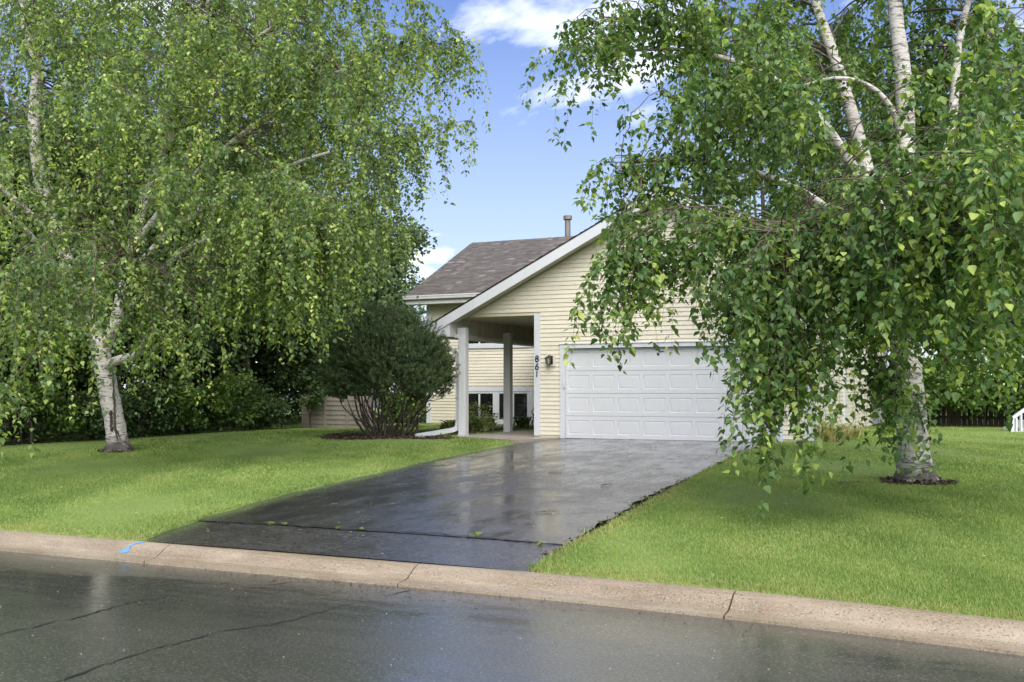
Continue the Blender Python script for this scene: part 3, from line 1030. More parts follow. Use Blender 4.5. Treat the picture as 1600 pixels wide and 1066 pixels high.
sp = rect_pipe([(-12.80, 23.02, 3.08), (-12.80, 23.02, 2.93), (-12.74, 23.02, 2.83), (-12.60, 23.02, 2.76), (-12.36, 23.02, 2.68), (-12.22, 23.02, 2.61), (-12.165, 23.02, 2.52), (-12.15, 23.02, 2.40), (-12.15, 23.02, 0.80)], 0.032, 0.042).build('downspout', M_spout, house)
rect_pipe([(-12.15, 23.02, 0.86), (-12.155, 22.98, 0.74), (-12.20, 22.85, 0.70), (-12.62, 21.80, 0.585)], 0.036, 0.052).build('outlet', M_trim, sp)
MB().box(-12.19, -12.095, 22.96, 23.08, 1.5, 1.53).build('strap', M_spout, sp)

# flue
mb = MB()
fx, fy = -13.75, 34.95
fx = -14.05
mb.tube([(fx + 0.0, fy, 6.8), (fx, fy, 7.72)], 0.10, 16)
fl = mb.build('flue_pipe', M_rust, house, smooth=False)
MB().tube([(fx, fy, 7.70), (fx, fy, 7.72), (fx, fy, 7.84), (fx, fy, 7.86)], [0.11, 0.155, 0.155, 0.13], 16).build('flue_cap', M_rust, fl)


# windows of the living part
def slider(x0, x1, z0, z1, y):
    mb = MB()
    f = 0.055
    mb.box(x0, x0 + f, y - 0.012, y + 0.06, z0, z1)
    mb.box(x1 - f, x1, y - 0.012, y + 0.06, z0, z1)
    mb.box(x0 + f, x1 - f, y - 0.012, y + 0.06, z1 - f, z1)
    mb.box(x0 + f, x1 - f, y - 0.012, y + 0.06, z0, z0 + f)
    xm = (x0 + x1) / 2
    mb.box(xm - 0.028, xm + 0.028, y - 0.004, y + 0.05, z0 + f, z1 - f)
    w = mb.build('window', M_trim, house)
    MB().box(x0 + f, xm - 0.028, y + 0.010, y + 0.016, z0 + f, z1 - f).build('pane', M_glass, w)
    MB().box(xm + 0.028, x1 - f, y + 0.018, y + 0.024, z0 + f, z1 - f).build('pane', M_glass, w)
    s = MB()
    s.box(x0 + f, x1 - f, y - 0.004, y + 0.02, z1 - f - 0.02, z1 - f - 0.002)
    s.build('head_rail', M_trim, w)


for (za, zb_, head) in ((0.70, 1.64, 0.14), (3.11, 4.22, 0.1)):
    for (xa, xb) in ((-15.74, -14.66), (-14.55, -13.47)):
        slider(xa, xb, za, zb_, 30.27)
    mb = MB()
    mb.box(-15.86, -13.27, 30.245, 30.31, zb_ + 0.002, zb_ + head)
    mb.box(-15.86, -15.742, 30.25, 30.31, za - 0.1, zb_)
    mb.box(-13.468, -13.27, 30.25, 30.31, za - 0.1, zb_)
    mb.box(-14.658, -14.552, 30.255, 30.31, za, zb_)
    mb.box(-15.742, -13.468, 30.24, 30.31, za - 0.1, za - 0.002)
    mb.build('window_casing', M_trim, house)
MB().box(-15.9, -13.3, 30.31, 30.33, 0.65, 4.3).build('dark_room', M_dark, house)

# house number on the corner board
DIG = {'8': [[(0.0, 0.25), (0.2, 0.45), (0.0, 0.5)]]}


def stroke(mb, pts, w, y, n_close=False):
    P = [np.array(p, float) for p in pts]
    for i in range(len(P) - 1):
        a, b = P[i], P[i + 1]
        t = b - a
        L = np.linalg.norm(t)
        t /= L
        nrm = np.array([-t[1], t[0]])
        a2, b2 = a - t * w * 0.3, b + t * w * 0.3
        c = [a2 - nrm * w, b2 - nrm * w, b2 + nrm * w, a2 + nrm * w]
        mb.prism_y([(p[0], p[1]) for p in c], y - 0.012, y)


def arc(cx, cz, rx, rz, a0, a1, n=14):
    return [(cx + rx * math.cos(R(a0 + (a1 - a0) * k / n)), cz + rz * math.sin(R(a0 + (a1 - a0) * k / n))) for k in range(n + 1)]


nx = -10.008
for ch, zc_ in (('8', 2.415), ('6', 2.225), ('1', 2.05)):
    mb = MB()
    if ch == '8':
        stroke(mb, arc(nx, zc_ + 0.034, 0.032, 0.031, 0, 360), 0.0105, 22.962)
        stroke(mb, arc(nx, zc_ - 0.034, 0.039, 0.037, 0, 360), 0.0115, 22.962)
    elif ch == '6':
        stroke(mb, arc(nx, zc_ - 0.026, 0.037, 0.042, 0, 360), 0.0115, 22.962)
        stroke(mb, [(nx + 0.03, zc_ + 0.07), (nx + 0.004, zc_ + 0.062), (nx - 0.022, zc_ + 0.03), (nx - 0.036, zc_ - 0.02)], 0.0105, 22.962)
    else:
        stroke(mb, [(nx - 0.008, zc_ - 0.06), (nx + 0.006, zc_ + 0.06)], 0.012, 22.962)
        stroke(mb, [(nx + 0.004, zc_ + 0.058), (nx - 0.012, zc_ + 0.045)], 0.008, 22.962)
    mb.build('house_number', M_digit, house)

# wall lantern on its block
lx, lz = -9.66, 2.37
MB().box(lx - 0.115, lx + 0.115, 22.955, 23.0, lz - 0.14, lz + 0.14).build('lantern_block', M_siding, house)
mb = MB()
mb.box(lx - 0.035, lx + 0.06, 22.935, 22.955, lz - 0.09, lz + 0.10)
mb.tube([(lx + 0.02, 22.94, lz + 0.08), (lx + 0.02, 22.88, lz + 0.125), (lx - 0.01, 22.83, lz + 0.10)], 0.009, 6)
hx = [(lx - 0.01 + 0.075 * math.cos(R(60 * k + 30)), 22.84 + 0.075 * math.sin(R(60 * k + 30))) for k in range(6)]
hb = [(lx - 0.01 + 0.052 * math.cos(R(60 * k + 30)), 22.84 + 0.052 * math.sin(R(60 * k + 30))) for k in range(6)]
for a, b in zip(hx, hb):
    mb.tube([(a[0], a[1], lz + 0.055), (b[0], b[1], lz - 0.085)], 0.0075, 5)
mb.add([(p[0] + (p[0] - lx + 0.01) * 0.25, p[1] + (p[1] - 22.84) * 0.25, lz + 0.055) for p in hx] + [(lx - 0.01, 22.84, lz + 0.105)], [(k, (k + 1) % 6, 6) for k in range(6)] + [(5, 4, 3, 2, 1, 0)])
mb.prism([(p[0], p[1]) for p in hb], lz - 0.105, lz - 0.085)
lan = mb.build('wall_lantern', M_black, house)
M_lglass = Mat('lantern_glass', (0.25, 0.24, 0.2), 0.1)
M_lglass.base(M_lglass.ramp(M_lglass.noise(30, 2), [(0.3, (0.15, 0.14, 0.11)), (0.7, (0.4, 0.38, 0.32))]))
mb = MB()
mb.add([(lx - 0.01 + (p[0] - lx + 0.01) * 0.9, 22.84 + (p[1] - 22.84) * 0.9, lz + 0.05) for p in hx] + [(lx - 0.01 + (p[0] - lx + 0.01) * 0.9, 22.84 + (p[1] - 22.84) * 0.9, lz - 0.084) for p in hb],
       [((k + 1) % 6, k, 6 + k, 6 + (k + 1) % 6) for k in range(6)])
mb.build('lantern_glass', M_lglass, lan)

# ------------------------------------------------------------------ garden chair on the porch
ch = thing('garden_chair', (-11.95, 27.6, 0.563), 'black metal garden chair with curled arms, half hidden by the garage corner', 'chair')
x0, y0, zf = -12.1, 27.4, 0.563
MB().box(x0 + 0.02, x0 + 0.5, y0, y0 + 0.45, zf + 0.40, zf + 0.44).build('seat', M_black, ch)
MB().prism_y([(x0 + 0.46, zf + 0.44), (x0 + 0.52, zf + 0.44), (x0 + 0.58, zf + 0.88), (x0 + 0.52, zf + 0.88)], y0 + 0.02, y0 + 0.43).build('backrest', M_black, ch)
for yk in (y0 + 0.02, y0 + 0.43):
    MB().tube([(x0 + 0.5, yk, zf + 0.62), (x0 + 0.3, yk, zf + 0.64), (x0 + 0.06, yk, zf + 0.60), (x0 - 0.02, yk, zf + 0.5), (x0 + 0.04, yk, zf + 0.42)], 0.014, 6).build('armrest', M_black, ch)
    MB().tube([(x0 + 0.04, yk, zf + 0.42), (x0, yk, zf)], 0.014, 6).build('leg', M_black, ch)
    MB().tube([(x0 + 0.48, yk, zf + 0.42), (x0 + 0.53, yk, zf)], 0.014, 6).build('leg', M_black, ch)

# ------------------------------------------------------------------ foliage makers
LEAF5 = np.array([(0, 0, 0), (0.27, 0.09, 0.06), (0.375, 0.31, 0.09), (0.19, 0.66, 0.07), (0, 1.05, 0.13), (-0.19, 0.66, 0.07), (-0.375, 0.31, 0.09), (-0.27, 0.09, 0.06), (0, 0.42, -0.03)])
LEAF5F = np.array([(i, (i + 1) % 8, 8) for i in range(8)])


LEAF4 = np.array([(0, 0, 0), (0.37, 0.30, 0.08), (0, 1.05, 0.13), (-0.37, 0.30, 0.08), (0, 0.42, -0.03)])
LEAF4F = np.array([(0, 1, 4), (1, 2, 4), (2, 3, 4), (3, 0, 4)])


def unit(a):
    return a / (np.linalg.norm(a, axis=-1, keepdims=True) + 1e-9)


def leaves(P, axis, nrm, size, tmpl=LEAF5, tf=LEAF5F, wid=1.0):
    """leaf mesh arrays: P base points, axis direction of the tip, nrm approx normal"""
    axis = unit(axis)
    side = unit(np.cross(axis, nrm))
    nn = np.cross(side, axis)
    k = len(tmpl)
    s = size[:, None, None]
    V = P[:, None, :] + s * (tmpl[None, :, 0:1] * wid * side[:, None, :] + tmpl[None, :, 1:2] * axis[:, None, :] + tmpl[None, :, 2:3] * nn[:, None, :])
    F = (tf[None] + (np.arange(len(P)) * k)[:, None, None]).reshape(-1, tf.shape[1])
    return V.reshape(-1, 3), F, side, nn


def tubes_np(paths, radii, sides=3):
    """paths (n,k,3), radii (n,k) -> joined open tubes"""
    n, k, _ = paths.shape
    t = np.zeros_like(paths)
    t[:, 1:-1] = paths[:, 2:] - paths[:, :-2]
    t[:, 0] = paths[:, 1] - paths[:, 0]
    t[:, -1] = paths[:, -1] - paths[:, -2]
    t = unit(t)
    ref = np.where(np.abs(t[..., 2:3]) > 0.9, np.array([1.0, 0, 0]), np.array([0, 0, 1.0]))
    a = unit(np.cross(t, ref))
    b = np.cross(t, a)
    ang = np.arange(sides) * 2 * np.pi / sides
    V = paths[:, :, None, :] + radii[:, :, None, None] * (np.cos(ang)[None, None, :, None] * a[:, :, None, :] + np.sin(ang)[None, None, :, None] * b[:, :, None, :])
    idx = np.arange(n * k * sides).reshape(n, k, sides)
    nxt = np.roll(idx, -1, axis=2)
    F = np.stack([idx[:, :-1], nxt[:, :-1], nxt[:, 1:], idx[:, 1:]], -1).reshape(-1, 4)
    return V.reshape(-1, 3), F


def local(base, abh):
    """tree-local (across, deep, up) to world"""
    p = np.asarray(abh, float)
    return np.stack([base[0] + p[..., 0] * CT - p[..., 1] * ST, base[1] + p[..., 0] * ST + p[..., 1] * CT, base[2] + p[..., 2]], -1)


def smooth_path(pts, per=5):
    """Catmull-Rom through (x,y,z,r) points"""
    P = np.array(pts, float)
    P = np.vstack([2 * P[0] - P[1], P, 2 * P[-1] - P[-2]])
    out = []
    for i in range(1, len(P) - 2):
        for k in range(per):
            t = k / per
            out.append(0.5 * ((2 * P[i]) + (-P[i - 1] + P[i + 1]) * t + (2 * P[i - 1] - 5 * P[i] + 4 * P[i + 1] - P[i + 2]) * t * t + (-P[i - 1] + 3 * P[i] - 3 * P[i + 1] + P[i + 2]) * t ** 3))
    out.append(P[-2])
    return np.array(out)


def birch(base, limbs, lobes, leaf_size, spacing, mat, label, seed, twigs_per_m, single=0, extra=None):
    g = np.random.default_rng(seed)
    root = thing('birch_tree', base, label, 'tree', 'weeping birches on the front lawn')
    off = np.array(base)
    # stem and limbs
    mb = MB()
    allp = []
    for li, L in enumerate(limbs):
        S = smooth_path(L, 6)
        W = local(base, S[:, :3])
        if li == 0:
            S[:, 3] *= 1 + 0.04 * g.normal(size=len(S))
        h = S[:, 2]
        nseg = len(S)
        before = len(mb.v)
        mb.tube(list(W), list(S[:, 3]), 14 if li < 2 else 9, True, 0.03)
        n_ = 14 if li < 2 else 9
        for i in range(nseg):
            tt = float(np.clip(1.0 - h[i] / 0.55, 0, 1)) * 0.9 + (0.12 if h[i] < 1.5 else 0)
            for k in range(n_):
                mb.t[before + i * n_ + k] = tt
                if h[i] < 0.25 and li == 0:     # root flare
                    c = W[i]
                    vv = np.array(mb.v[before + i * n_ + k])
                    fl = 1 + 0.5 * (0.25 - h[i]) / 0.25 * (0.6 + 0.6 * math.sin(k * 2.4 + seed))
                    vv[:2] = c[:2] + (vv[:2] - c[:2]) * fl
                    mb.v[before + i * n_ + k] = tuple(vv)
        sel = S[:, 2] > 1.2
        allp.append(np.concatenate([W[sel], S[sel, 3:4]], 1))
    stem = mb.build('trunk', M_bark, root, smooth=True)
    allp = np.concatenate(allp)
    # boughs arching out to points inside the lobes
    BP, BR, hang, tw_t = [], [], [], []
    for (a, b, h, ra, rb, rh, n, hg) in lobes:
        u = unit(g.normal(size=(n, 3))) * g.uniform(0.25, 1.0, (n, 1)) ** 0.5
        T = local(base, np.array([a, b, h]) + u * np.array([ra, rb, rh]))
        for tpt in T:
            dvec = allp[:, :3] - tpt
            dist = np.linalg.norm(dvec * np.array([1, 1, 1.0]), axis=1) + np.where(allp[:, 2] > tpt[2] + 0.4, 1.2, 0) + g.uniform(0, 2.0, len(allp))
            o = allp[np.argmin(dist)]
            O = o[:3]
            L = np.linalg.norm(tpt - O)
            C = O + (tpt - O) * g.uniform(0.35, 0.65) + np.array([0, 0, g.uniform(0.05, 0.32) * L]) + g.normal(size=3) * 0.13 * L
            t = np.linspace(0, 1, 9)[:, None]
            path = (1 - t) ** 2 * O + 2 * t * (1 - t) * C + t * t * tpt + g.normal(size=(9, 3)) * 0.025 * np.sin(np.pi * t)
            BP.append(path)
            r0 = min(0.04, o[3] * 0.5, 0.008 + 0.005 * L)
            BR.append(np.linspace(r0, 0.005, 9))
            hang.append(hg)
    BP, BR, hang = np.array(BP), np.array(BR), np.array(hang)
    bv, bf = tubes_np(BP, BR, 5)
    # hanging twigs
    seglen = np.linalg.norm(np.diff(BP, axis=1), axis=2).sum(1)
    S_, D_, L_ = [], [], []
    for i in range(len(BP)):
        used = min(seglen[i], 1.9)
        n = max(4, int(used * twigs_per_m))
        t = 1 - g.uniform(0, 1, n) ** 1.3 * (used / max(seglen[i], 1e-6))
        t[0] = 1.0
        f = np.clip(t, 0, 0.9999) * 8
        k = f.astype(int)
        w = (f - k)[:, None]
        S_.append(BP[i, k] * (1 - w) + BP[i, k + 1] * w)
        tang = unit(BP[i, k + 1] - BP[i, k])
        D_.append(unit(tang * 0.7 + g.normal(size=(n, 3)) * np.array([0.6, 0.6, 0.35])))
        L_.append(hang[i] * g.uniform(0.3, 1.1, n) * np.where(g.random(n) < 0.15, 1.25, 1.0))
    S_, D_, L_ = np.concatenate(S_), np.concatenate(D_), np.concatenate(L_)
    K = 7
    u = np.linspace(0, 1, K)
    reach = np.minimum(L_ * 0.55, 0.55)
    path = S_[:, None, :] + D_[:, None, :] * (reach[:, None, None] * (1 - (1 - u)[None, :, None] ** 2.2)) - np.array([0, 0, 1.0]) * (L_[:, None, None] * (u[None, :, None] ** 1.6)) * 0.95
    path += g.normal(size=path.shape) * 0.02 * u[None, :, None]
    path[..., 2] = np.maximum(path[..., 2], zg(path[..., 1]) + 0.12 + 0.4 * g.random((len(path), 1)))
    tv, tfc = tubes_np(path[:, ::2], np.linspace(0.0032, 0.0012, 4)[None] * np.ones((len(path), 1)), 3)
    me = npmesh('branches', np.concatenate([bv, tv]) - off, np.concatenate([bf, tfc + len(bv)]))
    link('branches', me, M_twig if seed != 0 else M_bark, root, kind='stuff')
    # leaves along the twigs
    cnt = np.maximum(4, (np.maximum(L_, 0.3) * 1.15 / spacing).astype(int))
    ti = np.repeat(np.arange(len(L_)), cnt)
    n = len(ti)
    uu = g.uniform(0.05, 1.0, n)
    f = np.clip(uu, 0, 0.9999) * (K - 1)
    k = f.astype(int)
    w = (f - k)[:, None]
    P = path[ti, k] * (1 - w) + path[ti, k + 1] * w
    out = g.normal(size=(n, 3))
    out[:, 2] *= 0.3
    out = unit(out)
    P = P + out * g.uniform(0.01, 0.05, (n, 1)) * (leaf_size / 0.07)
    ax = np.array([0, 0, -1.0]) * g.uniform(0.35, 1.1, (n, 1)) + out * g.uniform(0.25, 0.9, (n, 1)) + g.normal(size=(n, 3)) * 0.15
    nr_ = out * g.uniform(0.2, 1.2, (n, 1)) + np.array([0, 0, 1.0]) * g.uniform(0.2, 1.0, (n, 1)) + g.normal(size=(n, 3)) * 0.35
    size = leaf_size * np.clip(g.normal(0.92, 0.24, n), 0.4, 1.5)
    tint = np.clip(g.normal(0.36, 0.15, n) + 0.24 * g.normal(size=len(L_))[ti], 0, 0.85)
    yt = g.random(len(L_)) < 0.3
    young = g.random(n) < (0.03 + 0.55 * (uu > 0.55) * yt[ti])
    tint = np.where(young, g.uniform(0.72, 1.0, n), tint)
    if extra is not None:
        eP, eA = extra(g)
        m = len(eP)
        P = np.concatenate([P, eP])
        ax = np.concatenate([ax, eA])
        nr_ = np.concatenate([nr_, g.normal(size=(m, 3)) + np.array([0.3, -1, 0.5])])
        size = np.concatenate([size, leaf_size * g.uniform(0.7, 1.3, m)])
        tint = np.concatenate([tint, np.clip(g.normal(0.35, 0.2, m), 0, 1)])
    keep = np.ones(len(P), bool)
    if single:
        d = -P[:, 0] * ST + P[:, 1] * CT
        r = P[:, 0] * CT + P[:, 1] * ST
        q_ = d + np.where(np.abs(r / d) < 0.47, 0, 50) + np.where((P[:, 2] - CAM_H) / d < 0.35, 0, 50)
        near = np.argsort(q_ / size * leaf_size)[:single]
        keep[near] = False
        variants = []
        for k2, tv_ in enumerate((0.2, 0.4, 0.6, 0.95)):
            vm = npmesh('leaf', LEAF5 * np.array([1, 1, 1 + 0.4 * k2]), LEAF5F, np.full(9, tv_))
            vm.materials.append(mat.m)
            variants.append(vm)
        axn = unit(ax[near])
        sd = unit(np.cross(axn, nr_[near]))
        nn = np.cross(sd, axn)
        from mathutils import Matrix
        for j, i in enumerate(near):
            o = bpy.data.objects.new('leaf', variants[int(np.clip(tint[i] * 4, 0, 3))])
            COL.objects.link(o)
            o.parent = root
            s = float(size[i])
            p = P[i] - off
            o.matrix_local = Matrix(((sd[j, 0] * s, axn[j, 0] * s, nn[j, 0] * s, p[0]), (sd[j, 1] * s, axn[j, 1] * s, nn[j, 1] * s, p[1]), (sd[j, 2] * s, axn[j, 2] * s, nn[j, 2] * s, p[2]), (0, 0, 0, 1)))
    # leaves on the street side get the fuller outline
    dd = -P[:, 0] * ST + P[:, 1] * CT
    fine = keep & (dd < 11.8)
    plain = keep & ~(dd < 11.8)
    V1, F1, _, _ = leaves(P[fine], ax[fine], nr_[fine], size[fine])
    V2, F2, _, _ = leaves(P[plain], ax[plain], nr_[plain], size[plain], LEAF4, LEAF4F)
    V, F = np.concatenate([V1, V2]), np.concatenate([F1, F2 + len(V1)])
    T = np.concatenate([np.repeat(tint[fine], 9), np.repeat(tint[plain], 5)])
    link('crown', npmesh('crown', V - off, F, T), mat, root, kind='stuff')
    print('birch', seed, 'leaves', len(P), 'twigs', len(L_), 'boughs', len(BP))
    return root


def px_lobes(base_d, base_r, cam_up, rowsv):
    return rowsv


# right birch: stands 15 m off, boughs reach towards the street
def trunk_leaves(g):
    n = 150
    h = g.uniform(0.15, 1.5, n)
    ang = g.normal(-1.75, 0.7, n)
    rad = 0.26 + g.uniform(0, 0.14, n)
    p = local((-1.14, 15.9, 0.34), np.stack([rad * np.cos(ang) - 0.02, rad * np.sin(ang), h], 1))
    a = np.stack([g.normal(0, 0.4, n), g.normal(-0.4, 0.3, n), -np.ones(n)], 1)
    return p, a


RB = (-1.14, 15.9, 0.34)
limbsR = [
    [(0.0, 0, -0.15, 0.30), (0.0, 0, 0.12, 0.245), (-0.03, 0, 0.5, 0.22), (-0.10, 0, 1.3, 0.21), (-0.16, 0, 2.0, 0.19), (-0.22, 0.1, 2.9, 0.165), (-0.22, 0.1, 3.8, 0.15), (-0.10, 0.1, 4.8, 0.13), (-0.18, 0.0, 5.8, 0.11), (-0.30, 0.0, 7.0, 0.085), (-0.2, 0.0, 8.6, 0.05), (-0.3, 0, 10.2, 0.02)],
    [(-0.22, 0.1, 3.1, 0.12), (-0.5, 0.2, 4.0, 0.11), (-0.72, 0.3, 5.0, 0.095), (-1.02, 0.3, 6.0, 0.08), (-1.35, 0.3, 7.0, 0.06), (-1.7, 0.2, 8.4, 0.03)],
    [(-0.24, 0.0, 3.4, 0.09), (-0.9, -0.4, 4.2, 0.075), (-1.6, -0.8, 4.95, 0.06), (-2.4, -1.2, 5.4, 0.04), (-3.4, -1.5, 5.6, 0.025), (-4.4, -1.8, 5.5, 0.012)],
    [(-0.22, 0.1, 2.5, 0.09), (-1.0, -0.8, 3.2, 0.07), (-2.0, -1.7, 3.75, 0.05), (-3.2, -2.3, 4.0, 0.03), (-4.4, -2.7, 3.9, 0.012)],
    [(-0.18, 0, 2.2, 0.08), (0.3, -1.6, 3.2, 0.07), (0.6, -3.2, 4.0, 0.05), (0.8, -4.8, 4.4, 0.03), (0.8, -6.2, 4.3, 0.012)],
    [(-0.22, 0.1, 3.0, 0.1), (0.4, 0.4, 4.0, 0.085), (0.75, 0.6, 5.2, 0.07), (0.9, 0.6, 6.6, 0.05), (1.3, 0.4, 8.2, 0.025)],
    [(-0.1, 0.1, 4.7, 0.05), (-0.35, -0.1, 5.2, 0.045), (-0.75, -0.3, 5.5, 0.035), (-1.3, -0.5, 5.55, 0.025), (-2.0, -0.8, 5.3, 0.012)],
    [(-0.2, 0.1, 2.6, 0.06), (0.9, -0.6, 3.3, 0.05), (2.2, -1.2, 3.9, 0.035), (3.4, -1.6, 4.2, 0.015)],
    [(-0.15, 0.0, 1.9, 0.07), (-0.9, -1.4, 2.6, 0.06), (-1.8, -2.6, 3.0, 0.04), (-2.8, -3.6, 3.0, 0.015)],
]


def LR(px, py, d, ra, rb, rh, n, hg):
    # lobe centre from its bearing and distance as surveyed from the street
    return ((px - 800) / 1660 * d - 5.65, d - 14.9, 1.31 - (py - 611) / 1660 * d, ra, rb, rh, n, hg)


lobesR = [LR(*q_) for q_ in [
    (1010, 30, 13, 1.2, 1.2, 0.6, 16, 0.85), (905, 60, 12.6, 0.38, 0.5, 0.35, 8, 0.7), (970, 270, 12.4, 0.5, 0.7, 0.2, 9, 0.5),
    (972, 385, 11.8, 0.20, 0.5, 0.22, 12, 0.9), (1010, 420, 11.8, 0.25, 0.4, 0.2, 8, 0.55), (1090, 300, 12.5, 0.65, 0.9, 0.3, 10, 0.5), (1212, 440, 11.0, 0.40, 0.6, 0.3, 19, 1.5),
    (1238, 560, 10.8, 0.2, 0.4, 0.2, 9, 1.1), (1125, 470, 11.4, 0.16, 0.3, 0.15, 5, 0.5), (1150, 170, 12.0, 0.9, 1.4, 0.9, 22, 1.0), (1350, 410, 10.5, 0.62, 0.9, 0.4, 15, 0.7),
    (1385, 585, 11.2, 0.2, 0.4, 0.2, 8, 0.65), (1540, 280, 8.8, 0.65, 0.8, 0.5, 18, 1.1), (1450, 380, 9.6, 0.7, 0.6, 0.4, 14, 0.9), (1510, 120, 10.5, 0.9, 1.2, 0.6, 12, 0.9),
    (1230, 60, 13.5, 1.3, 2.0, 0.8, 16, 0.9), (1550, 60, 16.5, 2.0, 1.8, 1.2, 16, 1.2), (1300, 260, 17, 1.9, 1.4, 1.0, 20, 1.2),
    (1720, 330, 12, 1.4, 1.6, 1.0, 14, 1.2), (1380, -330, 14.5, 2.8, 2.8, 1.6, 30, 1.2), (1540, 430, 11.5, 0.9, 0.9, 0.3, 14, 1.0),
    (1090, -120, 13, 1.0, 1.2, 0.6, 12, 1.0), (1540, 330, 16, 1.6, 1.3, 0.9, 14, 1.2), (1515, 480, 12, 0.6, 0.7, 0.2, 11, 0.75), (1590, 500, 11, 0.6, 0.6, 0.25, 10, 0.7), (1470, 450, 13, 0.5, 0.6, 0.3, 8, 0.6), (1250, 330, 13, 1.0, 1.0, 0.6, 16, 1.1), (1230, 100, 17, 1.5, 1.5, 1.0, 22, 1.2), (1430, 90, 18, 1.7, 1.5, 1.0, 24, 1.3), (1580, 170, 17.5, 1.6, 1.5, 1.0, 22, 1.3), (1430, 280, 17.5, 1.4, 1.2, 0.8, 18, 1.2), (1120, 60, 15, 0.9, 1.2, 0.7, 12, 1.0)]]
birchR = birch(RB, limbsR, lobesR, 0.077, 0.0285, M_leafR, 'tall weeping birch on the right lawn with leaves sprouting from its trunk foot', 3, 6.0, single=300, extra=trunk_leaves)

LB = (-16.73, 16.59, 0.36)
limbsL = [
    [(0.0, 0, -0.15, 0.29), (0.0, 0, 0.1, 0.235), (-0.05, 0, 0.5, 0.205), (-0.18, 0, 1.2, 0.20), (-0.30, 0, 1.8, 0.20), (-0.42, 0, 2.3, 0.18), (-0.75, 0.1, 3.2, 0.15), (-1.2, 0.1, 4.3, 0.13), (-1.6, 0, 5.6, 0.125), (-1.75, 0, 6.8, 0.115), (-1.7, 0, 8.0, 0.1), (-2.0, 0, 9.2, 0.08), (-2.2, 0, 11.0, 0.04)],
    [(-0.34, 0, 2.0, 0.12), (-0.05, 0.0, 2.8, 0.11), (0.2, 0.0, 4.0, 0.10), (0.5, 0.0, 5.0, 0.095), (0.9, 0.0, 6.2, 0.085), (1.3, 0.0, 7.4, 0.065), (1.8, 0, 9.0, 0.04), (2.0, 0, 10.6, 0.02)],
    [(-0.34, -0.05, 1.75, 0.10), (0.1, -0.3, 1.92, 0.095), (0.8, -0.9, 2.1, 0.08), (1.4, -2.0, 2.8, 0.06), (1.7, -3.4, 3.4, 0.03), (1.8, -4.6, 3.5, 0.012)],
    [(0.3, 0, 4.3, 0.07), (1.6, -0.8, 5.4, 0.06), (3.2, -1.6, 6.4, 0.045), (5.0, -2.2, 7.3, 0.03), (6.6, -2.6, 7.6, 0.012)],
    [(0.2, 0, 3.7, 0.07), (1.6, -1.0, 4.6, 0.06), (3.2, -2.0, 5.2, 0.045), (4.9, -2.9, 5.6, 0.03), (6.3, -3.3, 5.6, 0.012)],
    [(-0.3, 0, 2.2, 0.07), (1.0, -1.4, 3.2, 0.06), (2.4, -2.9, 3.9, 0.045), (3.9, -3.9, 4.0, 0.015)],
    [(-0.8, 0, 3.3, 0.07), (-1.2, -1.6, 4.4, 0.06), (-1.3, -3.4, 5.0, 0.045), (-1.0, -5.0, 5.1, 0.015)],
    [(-0.5, 0, 2.5, 0.07), (-1.6, -1.8, 3.2, 0.06), (-2.5, -4.2, 3.6, 0.045), (-2.6, -6.5, 3.4, 0.03), (-2.5, -8.2, 3.0, 0.012)],
    [(-1.2, 0, 4.4, 0.07), (-2.2, -1.4, 5.6, 0.055), (-3.2, -2.8, 6.2, 0.04), (-4.2, -4, 6.2, 0.015)],
    [(0.9, 0, 6.2, 0.06), (2.4, -1.0, 7.6, 0.05), (4.0, -1.6, 8.6, 0.03), (5.6, -2, 9.0, 0.012)],
    [(-0.45, 0.0, 2.35, 0.05), (-0.95, -0.5, 2.7, 0.045), (-1.35, -1.0, 2.75, 0.03), (-1.7, -1.5, 2.4, 0.012)],
]


def LL(px, py, d, ra, rb, rh, n, hg):
    return ((px - 800) / 1660 * d + 8.19, d - 22.1, 1.29 - (py - 611) / 1660 * d, ra, rb, rh, n, hg)


